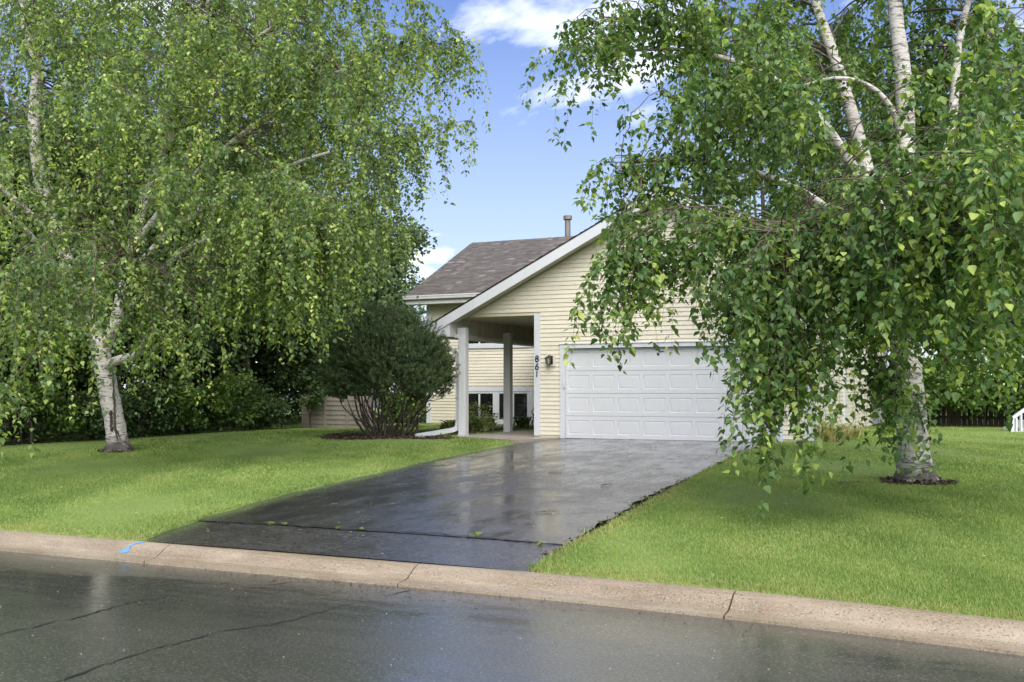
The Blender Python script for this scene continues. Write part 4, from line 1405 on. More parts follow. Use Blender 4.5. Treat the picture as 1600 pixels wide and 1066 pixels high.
lobesL = [LL(*q_) for q_ in [
    (630, 55, 19, 0.8, 1.4, 0.7, 14, 1.4), (715, 75, 19, 0.45, 0.7, 0.22, 8, 0.9), (695, 195, 18.6, 0.6, 0.8, 0.15, 8, 0.95), (610, 210, 18.5, 0.8, 1.2, 0.5, 16, 1.3),
    (545, 350, 18, 0.75, 1.0, 0.5, 18, 1.4), (440, 300, 17, 1.1, 1.0, 0.7, 20, 1.8), (330, 270, 17, 1.1, 1.2, 0.8, 17, 1.8), (160, 180, 17.5, 0.9, 1.2, 0.7, 13, 1.4), (-70, 270, 16, 0.8, 1.2, 0.8, 14, 1.6), (70, 290, 17.5, 0.6, 0.8, 0.5, 9, 1.2),
    (480, 110, 19, 1.4, 1.6, 0.8, 22, 1.6), (270, 90, 19, 1.6, 1.6, 0.7, 22, 1.6), (130, 60, 19, 1.1, 1.6, 0.6, 9, 1.3),
    (55, 475, 15, 0.95, 0.9, 0.25, 17, 1.15), (275, 480, 17.5, 0.75, 0.7, 0.3, 16, 1.2), (-5, 590, 13.5, 0.2, 0.5, 0.2, 5, 0.85), (190, 430, 17.5, 0.9, 0.8, 0.3, 14, 0.8), (430, 440, 18, 0.9, 0.9, 0.3, 14, 1.0),
    (300, 240, 25, 4.0, 1.8, 1.8, 30, 1.8), (520, 240, 23.5, 1.6, 1.6, 1.2, 16, 1.6), (60, 150, 25, 3.0, 2.0, 2.0, 20, 1.6),
    (280, -220, 22, 4.2, 3.5, 1.5, 32, 1.5), (540, -70, 20, 1.4, 1.6, 0.7, 14, 1.5), (-160, 300, 18, 1.6, 2.0, 1.5, 16, 1.6), (480, 430, 19.5, 0.8, 0.8, 0.35, 14, 1.1), (590, 320, 19, 0.55, 0.8, 0.35, 12, 1.2), (90, -10, 20.5, 1.3, 1.3, 0.5, 10, 1.2), (210, -20, 20, 1.5, 1.5, 0.5, 14, 1.4), (400, -10, 20, 1.5, 1.5, 0.5, 14, 1.4), (180, 200, 22, 3, 1.5, 1.2, 24, 1.6), (420, 20, 23, 2.4, 1.8, 0.9, 26, 1.6), (560, 130, 22.5, 1.4, 1.4, 0.9, 20, 1.5), (130, 10, 23.5, 2.6, 1.8, 0.9, 24, 1.6), (300, 60, 24, 2.4, 1.5, 1.0, 22, 1.6), (400, 200, 23.5, 1.5, 1.2, 0.9, 20, 1.5), (490, 120, 23, 1.3, 1.2, 0.8, 14, 1.5), (40, 420, 14.5, 0.5, 0.6, 0.3, 8, 1.2)]]
birchL = birch(LB, limbsL, lobesL, 0.076, 0.0365, M_leafL, 'broad weeping birch on the left lawn with a leaning white trunk', 8, 6.0)



def bark_scars(root, base, limb, specs, name):
    """dark raised seams of bark: strips of (height, bearing) points lying on the stem"""
    S = smooth_path(limb, 6)
    W = local(base, S[:, :3])
    for pts, w in specs:
        rr = random.Random(len(pts) * 7 + int(w * 1000))
        vs, fs = [], []
        dense = []
        for (a, b) in zip(pts[:-1], pts[1:]):
            for k in range(6):
                t = k / 6
                dense.append((a[0] + (b[0] - a[0]) * t + rr.uniform(-.012, .012), a[1] + (b[1] - a[1]) * t + rr.uniform(-.05, .05)))
        dense.append(pts[-1])
        P = []
        for (h, ang) in dense:
            c = np.array([np.interp(h, S[:13, 2], W[:13, i]) for i in range(3)])
            c[2] = base[2] + h
            r_ = float(np.interp(h, S[:13, 2], S[:13, 3])) * 1.0
            dirv = np.array([math.cos(ang) * CT - math.sin(ang) * ST, math.cos(ang) * ST + math.sin(ang) * CT, 0])
            P.append(c + dirv * r_)
        MB().tube(P, [w * rr.uniform(0.6, 1.3) * (0.3 if i in (0, len(P) - 1) else 1) for i in range(len(P))], 6, True, 0.2).build(name, M_darkbark, root, smooth=True)


bark_scars(birchR, RB, limbsR[0], [([(0.98, -2.7), (1.0, -2.0), (0.96, -1.3)], 0.02), ([(1.25, -1.9), (1.28, -1.3), (1.3, -0.5)], 0.016), ([(0.62, -1.2), (0.66, -0.7), (0.64, -0.2)], 0.014), ([(1.3, -1.7), (1.1, -1.65), (0.85, -1.35), (0.72, -1.15)], 0.010)], 'bark_scar')
bark_scars(birchL, LB, limbsL[0], [([(1.75, -1.5), (1.4, -1.45), (1.1, -1.35), (0.75, -1.3), (0.4, -1.25), (0.12, -1.1)], 0.022), ([(1.62, -2.1), (1.6, -1.7), (1.63, -1.45)], 0.02), ([(0.9, -1.75), (0.7, -1.65), (0.45, -1.6)], 0.03), ([(0.5, -1.2), (0.25, -0.8), (0.1, -0.7)], 0.016)], 'bark_scar')

# ------------------------------------------------------------------ other trees and shrubs
QUAD4 = np.array([(0, 0, 0), (0.42, 0.45, 0.05), (0, 1.0, 0.0), (-0.42, 0.45, 0.05)])
QUADF = np.array([(0, 1, 2), (0, 2, 3)])


def leafy_tree(name, x, y, z0, height, crown_r, crown_lo, n_leaf, leaf, mat, label, seed, stem_r=0.12, group=None, clumps=26, bark=None, cat='tree', flat=1.0, lean=(0, 0), spread=0.34):
    g = np.random.default_rng(seed)
    root = thing(name, (x, y, z0), label, cat, group)
    off = np.array((x, y, z0))
    bark = bark or M_darkbark
    mb = MB()
    top = crown_lo + (height - crown_lo) * 0.75
    hs = np.linspace(-0.2, top, 7)
    P = [(x + lean[0] * h / height + 0.08 * math.sin(h * 1.3 + seed), y + lean[1] * h / height + 0.08 * math.cos(h * 1.1 + seed), z0 + h) for h in hs]
    mb.tube(P, list(np.linspace(stem_r, stem_r * 0.25, 7)), 8, True, 0.05)
    cz = (crown_lo + height) / 2
    rz = (height - crown_lo) / 2
    C = unit(g.normal(size=(clumps, 3))) * g.uniform(0.3, 1, (clumps, 1)) ** 0.6
    C = C * np.array([crown_r, crown_r, rz]) * 0.82 + np.array([x + lean[0] * cz / height, y + lean[1] * cz / height, z0 + cz])
    for c in C[: min(clumps, 16)]:
        s = np.array(P[g.integers(2, 6)])
        mid = (s + c) / 2 + np.array([0, 0, 0.12 * np.linalg.norm(c - s)])
        mb.tube([s, mid, c], [stem_r * 0.32, stem_r * 0.2, 0.01], 5, False)
    mb.build('trunk', bark, root, smooth=True)
    ci = g.integers(0, clumps, n_leaf)
    rad = spread * min(crown_r, rz * 1.2) * g.uniform(0.7, 1.35, clumps)
    u = unit(g.normal(size=(n_leaf, 3))) * (g.uniform(0, 1, (n_leaf, 1)) ** 0.45)
    Pl = C[ci] + u * rad[ci][:, None] * np.array([1.15, 1.15, 0.75 * flat])
    Pl[:, 2] = np.maximum(Pl[:, 2], z0 + 0.05)
    out = unit(u + g.normal(size=u.shape) * 0.5)
    ax = out + np.array([0, 0, -0.35]) + g.normal(size=u.shape) * 0.4
    nr_ = np.array([0, 0, 1.0]) + out * 0.6 + g.normal(size=u.shape) * 0.45
    tint = np.clip(g.normal(0.42, 0.22, n_leaf) + 0.15 * g.normal(size=clumps)[ci], 0, 1)
    V, F, _, _ = leaves(Pl, ax, nr_, leaf * g.uniform(0.6, 1.3, n_leaf), QUAD4, QUADF)
    link('crown', npmesh('crown', V - off, F, np.repeat(tint, 4)), mat, root, kind='stuff')
    return root


G1 = 'woodland trees along the left boundary'
wood = [  # x, y, height, radius, crown_lo, label
    (-21.6, 15.6, 8.0, 2.2, 0.8, 'leftmost dark tree of the boundary wood, behind hanging birch twigs'),
    (-21.4, 18.2, 9.0, 2.3, 1.3, 'dark leafy boundary tree just left of the leaning white trunk'),
    (-20.9, 20.6, 9.5, 2.2, 1.7, 'dark leafy boundary tree just right of the leaning white trunk'),
    (-20.5, 22.8, 8.5, 2.0, 2.0, 'slender boundary tree with bare pale stem, in the middle of the wood'),
    (-20.2, 25.0, 9.0, 2.2, 1.9, 'dark tree standing at the left end of the beige board screen'),
    (-20.4, 28.2, 9.5, 2.4, 1.0, 'tall dark tree behind the beige board screen'),
    (-21.9, 32.0, 8.0, 2.0, 0.6, 'tall tree seen above and beyond the dark pine'),
    (-23.8, 20.0, 10.5, 3.0, 1.0, 'tall tree deep in the wood behind the leaning white trunk'),
    (-24.0, 25.5, 10.5, 3.0, 1.0, 'tall tree deep in the wood behind the beige board screen'),
]
for i, (x, y, h, r_, lo, lab) in enumerate(wood):
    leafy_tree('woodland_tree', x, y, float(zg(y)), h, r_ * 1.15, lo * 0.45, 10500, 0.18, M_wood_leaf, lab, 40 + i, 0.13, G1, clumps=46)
G2 = 'undergrowth shrubs along the left boundary'
bush = [(-22.6, 17.2, 3.2, 1.5, 'tall dark shrub behind the leftmost birch curtain'), (-22.4, 19.6, 3.4, 1.6, 'tall dark shrub behind the leaning white trunk'), (-22.0, 22.0, 3.3, 1.6, 'tall dark shrub deep in the middle of the wood'), (-21.6, 24.4, 3.2, 1.5, 'tall dark shrub behind the bare pale stem'), (-20.8, 27.2, 3.2, 1.6, 'tall dark shrub behind the beige board screen'), (-21.0, 31.0, 3.4, 1.7, 'tall dark shrub beyond the left half of the pine'), (-19.6, 35.0, 3.4, 1.7, 'tall shrub beyond the middle of the pine'), (-18.6, 39.5, 3.6, 1.8, 'tall shrub beyond the right half of the pine'),
        (-20.9, 16.4, 1.3, 0.9, 'low dark shrub at the left edge, under the birch curtain'), (-20.3, 17.6, 1.7, 1.0, 'broad leaved dark shrub left of the leaning white trunk'),
        (-19.9, 18.9, 1.2, 0.8, 'low shrub directly behind the leaning white trunk'), (-19.5, 20.1, 1.5, 0.9, 'dark shrub under the second hanging birch curtain'),
        (-19.3, 21.3, 1.6, 0.9, 'mid green shrub at the centre of the wood edge'), (-18.9, 22.6, 1.9, 0.9, 'lighter green shrub near the bare pale stem'),
        (-18.9, 23.9, 1.5, 0.75, 'small shrub beside the beige board screen'), (-16.2, 27.3, 1.3, 0.7, 'pale green shrub between the beige screen and the pine')]
for i, (x, y, h, r_, lab) in enumerate(bush):
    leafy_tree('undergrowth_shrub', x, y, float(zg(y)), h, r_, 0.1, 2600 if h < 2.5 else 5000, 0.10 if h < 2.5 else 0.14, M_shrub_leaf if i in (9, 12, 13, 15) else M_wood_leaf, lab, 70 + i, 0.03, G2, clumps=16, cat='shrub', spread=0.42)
leafy_tree('sapling', -18.0, 25.2, 0.53, 1.5, 0.5, 0.6, 700, 0.1, M_wood_leaf, 'thin dark stemmed sapling in front of the beige board screen', 66, 0.03, None, clumps=12)
# dead leaf litter and low growth on the wood floor
g = np.random.default_rng(5)
n = 9000
x = g.uniform(-26, -18.6, n)
y = g.uniform(13.5, 32, n)
okm = x < np.interp(y, [13, 17, 18, 20, 21.2, 25, 32], [-20.9, -20.6, -20.0, -19.5, -18.95, -18.6, -18.2]) + g.normal(0, 0.15, n)
x, y = x[okm], y[okm]
n = len(x)
V, F, _, _ = leaves(np.stack([x, y, zg(y) + 0.06 + g.uniform(0, 0.2, n)], 1), g.normal(size=(n, 3)) * np.array([1, 1, 0.5]), np.array([0, 0, 1.0]) + g.normal(size=(n, 3)) * 0.4, g.uniform(0.05, 0.16, n), QUAD4, QUADF)
link('undergrowth', npmesh('undergrowth', V, F, np.repeat(np.clip(g.normal(0.3, 0.2, n), 0, 1), 4)), M_wood_leaf, kind='stuff')
vv = np.array([(-27, 12, 0.30), (-20.9, 13, 0.30), (-20.5, 17, 0.44), (-19.4, 20, 0.51), (-18.8, 22, 0.58), (-18.5, 25, 0.60), (-18.1, 34, 0.60), (-27, 34, 0.60)])
link('wood_floor', npmesh('wood_floor', vv, np.array([(0, 1, 2, 7), (2, 3, 6, 7), (3, 4, 5, 6)])), M_soil, kind='structure')

# trees beyond the house and beyond the back fence
far = [(-27.2, 44.0, 10.4, 2.4, 3.0, 'pale green tree beyond the left end of the main roof'),
       (-21.0, 47.0, 7.4, 2.3, 0.8, 'low pale tree seen between the pine and the house corner'),
       (-18.2, 52.0, 11.6, 2.2, 3, 'tree top peeping over the roof ridge beside the flue'),
       (-9.5, 46.0, 16.5, 3.6, 3, 'tall feathery tree rising behind the garage gable'),
       (-4.5, 44.0, 15.0, 3.8, 2, 'tall tree behind the house, half hidden by the right birch')]
for i, (x, y, h, r_, lo, lab) in enumerate(far):
    leafy_tree('background_tree', x, y, 0.5, h, r_, lo, 7000, 0.22, M_far_leaf, lab, 100 + i, 0.16, 'trees beyond the house', clumps=30)
back = [(-24.3, 29.3, 6.0, 2.4, 'broad low tree filling the wood behind the beige board screen'), (-26.5, 22.5, 6.5, 2.6, 'broad low tree filling the wood behind the second birch curtain'), (-31, 17, 10, 3.6, 'broad tree far behind the wood at the left edge'), (-30, 25, 11, 3.8, 'broad tree far behind the middle of the wood'), (-28.5, 33, 11, 3.6, 'broad tree far behind the beige board screen'), (-26.5, 40, 9, 3.2, 'broad tree far beyond the pine')]
for i, (x, y, h, r_, lab) in enumerate(back):
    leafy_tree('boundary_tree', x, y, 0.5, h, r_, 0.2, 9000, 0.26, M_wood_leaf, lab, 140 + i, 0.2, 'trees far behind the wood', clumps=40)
fb = [(-2.6, 34.5, 1.6, 1.0, 'rounded shrub hanging over the board fence beside the birch trunk'), (-0.6, 34.6, 1.7, 1.0, 'light green shrub against the middle of the board fence'), (1.3, 34.4, 1.6, 0.9, 'shrub against the board fence beside the white stair railing')]
for i, (x, y, h, r_, lab) in enumerate(fb):
    leafy_tree('fence_shrub', x, y, 0.5, h + 0.9, r_ * 1.5, 0.35, 5200, 0.13, M_shrub_leaf, lab, 150 + i, 0.04, 'shrubs along the back fence', clumps=18, cat='shrub', spread=0.42)
fencetrees = [(-1.6, 37.6, 9, 2.6, 1.4, 'leafy tree overhanging the back fence right beside the birch trunk'), (1.4, 37.0, 8.0, 2.4, 1.2, 'leafy tree over the middle of the back fence'),
              (4.6, 39.5, 9.5, 2.8, 1.4, 'leafy tree beyond the back fence near the neighbouring deck'), (-0.2, 41.5, 12, 3.2, 2, 'tall tree further back behind the fence trees'), (8.5, 42, 12, 3.2, 2, 'tall tree behind the neighbouring house at the right edge')]
for i, (x, y, h, r_, lo, lab) in enumerate(fencetrees):
    leafy_tree('fence_tree', x, y, 0.5, h, r_, lo, 7000, 0.17, M_shrub_leaf, lab, 120 + i, 0.14, 'trees along the back fence', clumps=30)

# back fence of dark boards
fn = thing('board_fence', (-1.0, 35.2, 0.53), 'dark weathered board fence at the back of the right lawn', 'fence')
fr = random.Random(9)
xk = -3.4
while xk < 4.6:
    mb = MB()
    mb.cur = fr.random()
    w = 0.135
    yk = 35.2 + fr.uniform(-0.008, 0.008)
    hk = 1.2 + fr.uniform(-0.03, 0.03)
    mb.prism_y([(xk, 0.5), (xk + w, 0.5), (xk + w, 0.5 + hk), (xk + w * 0.75, 0.54 + hk), (xk + w * 0.25, 0.54 + hk), (xk, 0.5 + hk)], yk - 0.01, yk + 0.01)
    mb.build('fence_board', M_fence, fn)
    xk += w + 0.012
for zz in (0.8, 1.4):
    MB().box(-3.4, 4.6, 35.222, 35.26, zz, zz + 0.09).build('rail', M_fence, fn)

# neighbouring house and deck at the right edge
nh = thing('neighbour_house', (5.5, 38.5, 0.5), 'pale neighbouring house with raised deck glimpsed at the right edge', 'house')
MB().box(3.6, 14, 37.2, 46, 0.5, 4.2).build('wall', M_gutter, nh)
slab((3.0, 36.6, 3.9), (14.5, 36.6, 3.9), (14.5, 42, 6.6), (3.0, 42, 6.6), 0.15).build('roof', M_roofN, nh)
mb = MB()
mb.box(1.35, 9, 34.5, 37.2, 1.50, 1.68)
mb.build('deck', M_trim, nh)
for xk in (1.5, 4.0, 6.5):
    MB().box(xk, xk + 0.12, 34.55, 34.67, 0.45, 1.5).build('deck_post', M_trim, nh)
MB().box(1.6, 9, 35.9, 36.0, 0.5, 1.5).build('under_deck_shade', M_dark, nh)  # dark sheet added to stand for the darkness beneath the deck
st = thing('stair_railing', (0.3, 30.8, 0.53), 'white slatted stair railing at the far right edge of the lawn', 'railing')
a0 = np.array([0.15, 30.9])
dirr = np.array([CT, ST])


def rp(t, zz):
    q_ = a0 + dirr * t
    return (q_[0], q_[1], zz)


def rail_bar(p, q_, w, h):
    m = MB()
    m.tube([p, q_], [w, w], 4)
    return m


MB().tube([rp(0, 0.5), rp(0, 1.0)], 0.07, 4).build('newel_post', M_trim, st)
for k in range(1, 14):
    t = k * 0.125
    MB().tube([rp(t, 0.55), rp(t, 0.86 + t * 0.72)], 0.034, 4).build('baluster', M_trim, st)
rail_bar(rp(-0.02, 0.9), rp(1.75, 0.9 + 1.75 * 0.72), 0.05, 0.05).build('handrail', M_trim, st)
rail_bar(rp(0, 0.55), rp(1.75, 0.55), 0.04, 0.05).build('bottom_rail', M_trim, st)
for k in range(5):
    t = 0.25 + k * 0.3
    p = rp(t, 0)
    mb = MB()
    c = [rp(t, 0), rp(t + 0.3, 0)]
    nrm_ = np.array([-ST, CT]) * 0.95
    pts = [(c[0][0], c[0][1]), (c[1][0], c[1][1]), (c[1][0] + nrm_[0], c[1][1] + nrm_[1]), (c[0][0] + nrm_[0], c[0][1] + nrm_[1])]
    pts = [(p_[0] - ST * 0.06, p_[1] + CT * 0.06) for p_ in pts]
    mb.prism(pts, 0.5, 0.68 + k * 0.18)
    mb.build('step', M_gutter, st)

# beige board screen by the wood
bs = thing('board_screen', (-17.8, 25.6, 0.53), 'low beige screen of horizontal boards between the wood and the pine', 'fence')
xb = [-18.62, -17.85, -17.08, -16.3]
for (xa, xc) in zip(xb[:-1], xb[1:]):
    for k in range(7):
        z0 = 0.56 + k * 0.135
        m = MB()
        m.prism_x([(25.6, z0), (25.66, z0), (25.66, z0 + 0.13), (25.618, z0 + 0.13)], xa + 0.035, xc - 0.035)
        m.build('screen_board', M_beige, bs)
for xa in xb:
    MB().box(xa - 0.034, xa + 0.034, 25.58, 25.68, 0.5, 1.53).build('post', M_beige, bs)

# ------------------------------------------------------------------ dark spreading pine beside the porch
def pine():
    g = np.random.default_rng(21)
    bx, by = -13.6, 21.95
    bz = 0.5
    root = thing('pine_shrub', (bx, by, bz), 'rounded dark green spreading pine with many bare twisted stems beside the porch', 'shrub')
    off = np.array((bx, by, bz))
    cx, cy, cz = bx - 0.08, by + 0.25, bz + 1.92
    rx, ry, rz = 1.55, 1.45, 1.22
    # shoot points through the outer shell of the crown
    n = 5600
    u = unit(g.normal(size=(n, 3)))
    u = u[u[:, 2] > -0.78 + 0.25 * (u[:, 0] > 0.3)]
    bumpy = 1 + 0.10 * np.sin(u[:, 0] * 7 + u[:, 2] * 5) * np.sin(u[:, 1] * 6 + 1) + g.normal(0, 0.04, len(u))
    rad = g.uniform(0.66, 1.0, len(u)) ** 0.7 * bumpy
    S = np.array([cx, cy, cz]) + u * rad[:, None] * np.array([rx, ry, rz])
    # lean the mass: lower on the left
    S[:, 2] += np.where(S[:, 0] > cx, -0.26, 0.0) * (S[:, 0] - cx)
    # stems: from the base up and out to sample shoots
    mb = MB()
    stems = []
    nb = 46
    for k in range(nb):
        az = 2 * math.pi * k / nb + g.uniform(-0.15, 0.15)
        reach = g.uniform(0.6, 1.35)
        s0 = np.array([bx + g.uniform(0.08, 0.42) * math.cos(az), by + g.uniform(0.05, 0.3) * math.sin(az), bz - 0.05])
        e = np.array([cx + reach * math.cos(az), cy + reach * 0.95 * math.sin(az), bz + g.uniform(0.55, 2.0)])
        m1 = s0 + (e - s0) * 0.35 + np.array([g.uniform(-.16, .16), g.uniform(-.16, .16), -0.10 + g.uniform(-0.12, 0.12)])
        m2 = s0 + (e - s0) * 0.7 + np.array([g.uniform(-.18, .18), g.uniform(-.18, .18), g.uniform(-.12, .08)])
        r0 = g.uniform(0.012, 0.042)
        sp_ = smooth_path([(*s0, r0), (*m1, r0 * 0.8), (*m2, r0 * 0.6), (*e, r0 * 0.35)], 5)
        mb.tube(list(sp_[:, :3]), list(sp_[:, 3]), 6, True, 0.08)
        stems.append(sp_)
    mb.build('stems', M_darkbark, root, smooth=True)
    sp_all = np.concatenate([s[6:, :3] for s in stems])
    pick = g.choice(len(S), 620, replace=False)
    paths = []
    for i in pick:
        dd = np.linalg.norm(sp_all - S[i], axis=1) + g.uniform(0, 0.25, len(sp_all))
        o = sp_all[np.argmin(dd)]
        t = np.linspace(0, 1, 5)[:, None]
        m = (o + S[i]) / 2 + g.normal(size=3) * 0.06 - np.array([0, 0, 0.05])
        paths.append((1 - t) ** 2 * o + 2 * t * (1 - t) * m + t * t * S[i])
    bv, bf = tubes_np(np.array(paths), np.linspace(0.014, 0.006, 5)[None] * np.ones((len(paths), 1)), 4)
    link('branches', npmesh('branches', bv - off, bf), M_darkbark, root, kind='stuff')
    # needles: bottle-brush shoots pointing up and out
    D = unit(u * 0.75 + np.array([0, 0, 0.75]) + g.normal(size=u.shape) * 0.25)
    L = g.uniform(0.12, 0.26, len(S))
    tall = (g.random(len(S)) < 0.05) & (u[:, 2] > 0.2)
    L = np.where(tall, L * 2.0, L)
    k = 29
    ni = np.repeat(np.arange(len(S)), k)
    m = len(ni)
    t = g.uniform(0, 1, m)
    P = S[ni] + D[ni] * (L[ni] * t)[:, None]
    o = g.normal(size=(m, 3))
    o = unit(o - D[ni] * (o * D[ni]).sum(1, keepdims=True))
    ax = unit(o * 0.75 + D[ni] * 0.75)
    ln = g.uniform(0.055, 0.095, m)
    w = 0.0075
    sd = unit(np.cross(ax, g.normal(size=(m, 3))))
    V = np.stack([P - sd * w, P + sd * w, P + ax * ln[:, None]], 1).reshape(-1, 3)
    tint = np.clip(g.normal(0.42, 0.18, m) + 0.18 * g.normal(size=len(S))[ni] + 0.1 * t, 0, 1)
    link('needles', npmesh('needles', V - off, np.arange(3 * m).reshape(-1, 3), np.repeat(tint, 3)), M_needle, root, kind='stuff')


pine()


def chips(name, cx, cy, rx, ry, n, seed, kind='stuff'):
    g = np.random.default_rng(seed)
    a = g.uniform(0, 2 * np.pi, n)
    r = np.sqrt(g.uniform(0, 1, n)) * (1 + 0.15 * np.sin(a * 3 + seed) + g.normal(0, 0.08, n))
    x, y = cx + rx * r * np.cos(a), cy + ry * r * np.sin(a)
    P = np.stack([x, y, zg(y) + 0.05 + g.uniform(0, 0.035, n)], 1)
    V, F, _, _ = leaves(P, g.normal(size=(n, 3)) * np.array([1, 1, 0.35]), np.array([0, 0, 1.0]) + g.normal(size=(n, 3)) * 0.4, g.uniform(0.03, 0.08, n), QUAD4 * np.array([0.7, 1, 1]), QUADF)
    link(name, npmesh(name, V, F, np.repeat(np.clip(g.normal(0.45, 0.28, n), 0, 1), 4)), M_chip, kind=kind)
    k = 29
    aa = np.arange(k) * 2 * np.pi / k
    rr2 = 1 + 0.15 * np.sin(aa * 3 + seed)
    xx, yy2 = cx + rx * rr2 * np.cos(aa), cy + ry * rr2 * np.sin(aa)
    vs = [(cx, cy, float(zg(cy)) + 0.058)] + [(a_, b_, float(zg(b_)) + 0.046) for a_, b_ in zip(xx, yy2)]
    fs = np.array([(0, 1 + i, 1 + (i + 1) % k) for i in range(k)])
    link('mulch_bed', npmesh('mulch_bed', np.array(vs), fs), M_soil, kind='structure')


chips('mulch', -13.6, 21.75, 1.7, 0.9, 3500, 1)
chips('mulch', -1.14, 15.82, 0.48, 0.36, 700, 2)
chips('mulch', -16.73, 16.55, 0.34, 0.3, 300, 3)
chips('mulch', -13.2, 26.0, 1.0, 2.6, 1200, 4)

# ------------------------------------------------------------------ bedding plants
def strap_plant(name, x, y, z, h, spread, n, wid, mat, label, seed, t0=0.45, cat='plant', group=None):
    g = np.random.default_rng(seed)
    root = thing(name, (x, y, z), label, cat, group)
    K = 6
    az = g.uniform(0, 2 * np.pi, n)
    reach = spread * g.uniform(0.35, 1.0, n)
    hh = h * g.uniform(0.55, 1.0, n)
    u = np.linspace(0, 1, K)
    dirv = np.stack([np.cos(az), np.sin(az), np.zeros(n)], 1)
    base = np.stack([g.normal(0, spread * 0.22, n), g.normal(0, spread * 0.22, n), np.zeros(n)], 1)
    up = np.sin(u * np.pi * 0.62)[None] * hh[:, None]
    P = base[:, None] + dirv[:, None] * (reach[:, None] * u[None] ** 1.3)[..., None]
    P[..., 2] += up
    sd = np.stack([-np.sin(az), np.cos(az), np.zeros(n)], 1)
    prof_ = np.sin(np.pi * np.clip(u * 0.86 + 0.12, 0, 1)) * wid
    A = P - sd[:, None] * prof_[None, :, None]
    B = P + sd[:, None] * prof_[None, :, None] + np.array([0, 0, 0.004])
    V = np.stack([A, B], 2).reshape(-1, 3)
    idx = np.arange(n * K * 2).reshape(n, K, 2)
    F = np.stack([idx[:, :-1, 0], idx[:, :-1, 1], idx[:, 1:, 1], idx[:, 1:, 0]], -1).reshape(-1, 4)
    t = np.clip(g.normal(t0, 0.28, n), 0, 1)
    link('foliage', npmesh('foliage', V, F, np.repeat(t, 2 * K)), mat, root, kind='stuff')
    return root


strap_plant('hosta', -12.75, 25.4, 0.56, 0.42, 0.66, 190, 0.05, M_hosta, 'large variegated hosta between the porch posts in front of the lower window', 1, 0.6, group='hostas by the porch')
strap_plant('hosta', -12.95, 24.2, 0.56, 0.34, 0.42, 80, 0.04, M_hosta, 'smaller pale edged hosta beside the front porch post', 2, 0.6, group='hostas by the porch')
leafy_tree('porch_shrub', -13.2, 26.3, 0.55, 0.85, 0.5, 0.1, 900, 0.05, M_hosta, 'upright light green shrub under the lower window', 3, 0.02, None, clumps=14, cat='shrub')
strap_plant('low_plant', -12.62, 27.9, 0.56, 0.36, 0.42, 90, 0.028, M_shrub_leaf, 'low dark green plant behind the second porch post', 4, 0.3)
gs = 'strap leaved plants along the garage side'
strap_plant('straw_plant', -3.35, 23.3, 0.56, 0.42, 0.55, 110, 0.016, M_straw, 'straw coloured clump at the garage corner behind hanging birch leaves', 5, 0.6, group=gs)
strap_plant('straw_plant', -3.3, 24.6, 0.56, 0.36, 0.5, 110, 0.015, M_straw, 'middle straw coloured clump along the garage side wall', 6, 0.55, group=gs)
strap_plant('straw_plant', -3.25, 25.9, 0.56, 0.32, 0.45, 90, 0.014, M_straw, 'furthest straw coloured clump along the garage side wall', 7, 0.5, group=gs)

# weeds in the drive cracks and along its broken right edge
gw = 'weeds growing along the driveway'
wd = [(-7.35, 9.5, 0.07), (-7.2, 9.54, 0.06), (-6.5, 9.54, 0.05), (-6.2, 9.55, 0.05), (-4.87, 9.6, 0.08), (-4.1, 9.45, 0.1), (-3.72, 9.2, 0.13), (-3.86, 10.2, 0.15), (-3.92, 10.9, 0.14), (-4.0, 11.6, 0.13), (-4.05, 12.3, 0.17), (-4.12, 13.0, 0.14), (-4.2, 14.0, 0.13), (-3.7, 8.4, 0.1)]
wl_ = ['tiny weed in the left part of the driveway crack', 'tiny weed next to the leftmost crack weed', 'flat weed near the middle of the driveway crack', 'second flat weed at the middle of the driveway crack',
       'bright green tuft standing alone in the driveway crack', 'weed where the crack meets the right edge', 'weed on the soil just before the crack end', 'tall weed on the broken right edge just past the crack', 'weed among brown leaves on the right edge',
       'leafy weed halfway up the right edge', 'tallest weed on the right edge of the driveway', 'weed in the dark soil strip up the right edge', 'furthest weed on the right edge of the driveway', 'weed at the kerb corner of the right lawn']
for i, ((x, y, h), lab) in enumerate(zip(wd, wl_)):
    strap_plant('weed', x, y, float(zg(y)) + (-0.02 if x > -4.3 and h > 0.09 else 0.012), h * 0.5, h * 0.85, 18, 0.005, M_grass, lab, 200 + i, 0.4, 'weed', gw)

# fallen twigs, leaves
g = np.random.default_rng(77)
tws = [(-2.1, 15.15, 0.5, 20, 'fallen twig lying on the grass left of the right birch'), (-5.2, 14.2, 0.25, 70, 'dark wet twig on the drive near its right edge'), (-5.0, 11.4, 0.3, 30, 'forked twig on the near part of the drive'), (-6.6, 15.6, 0.22, 10, 'small twig in the middle of the drive')]
for (x, y, L, a, lab) in tws:
    t_ = MB()
    zz = float(zg(y)) + (0.075 if x > -3 else 0.022)
    dx, dy = L * math.cos(R(a)), L * math.sin(R(a))
    t_.tube([(x, y, zz), (x + dx * 0.5 + 0.02, y + dy * 0.5, zz + 0.008), (x + dx, y + dy, zz)], [0.008, 0.006, 0.003], 5)
    t_.tube([(x + dx * 0.4, y + dy * 0.4, zz), (x + dx * 0.7 - dy * 0.3, y + dy * 0.7 + dx * 0.3, zz + 0.01)], [0.004, 0.002], 4)
    tag(t_.build('fallen_twig', M_twig), lab, 'twig', 'fallen twigs')
n = 900
x = g.uniform(-13, 3, n)
y = g.uniform(2.5, 22, n)
onroad = y < 7.7
okd = (x > np.interp(y, DL[:, 0], DL[:, 1])) & (x < np.interp(y, DR[:, 0], DR[:, 1]))
onk = ~onroad & (y > 8.3)
ok = onroad | onk
x, y, onroad, okd = x[ok], y[ok], onroad[ok], okd[ok]
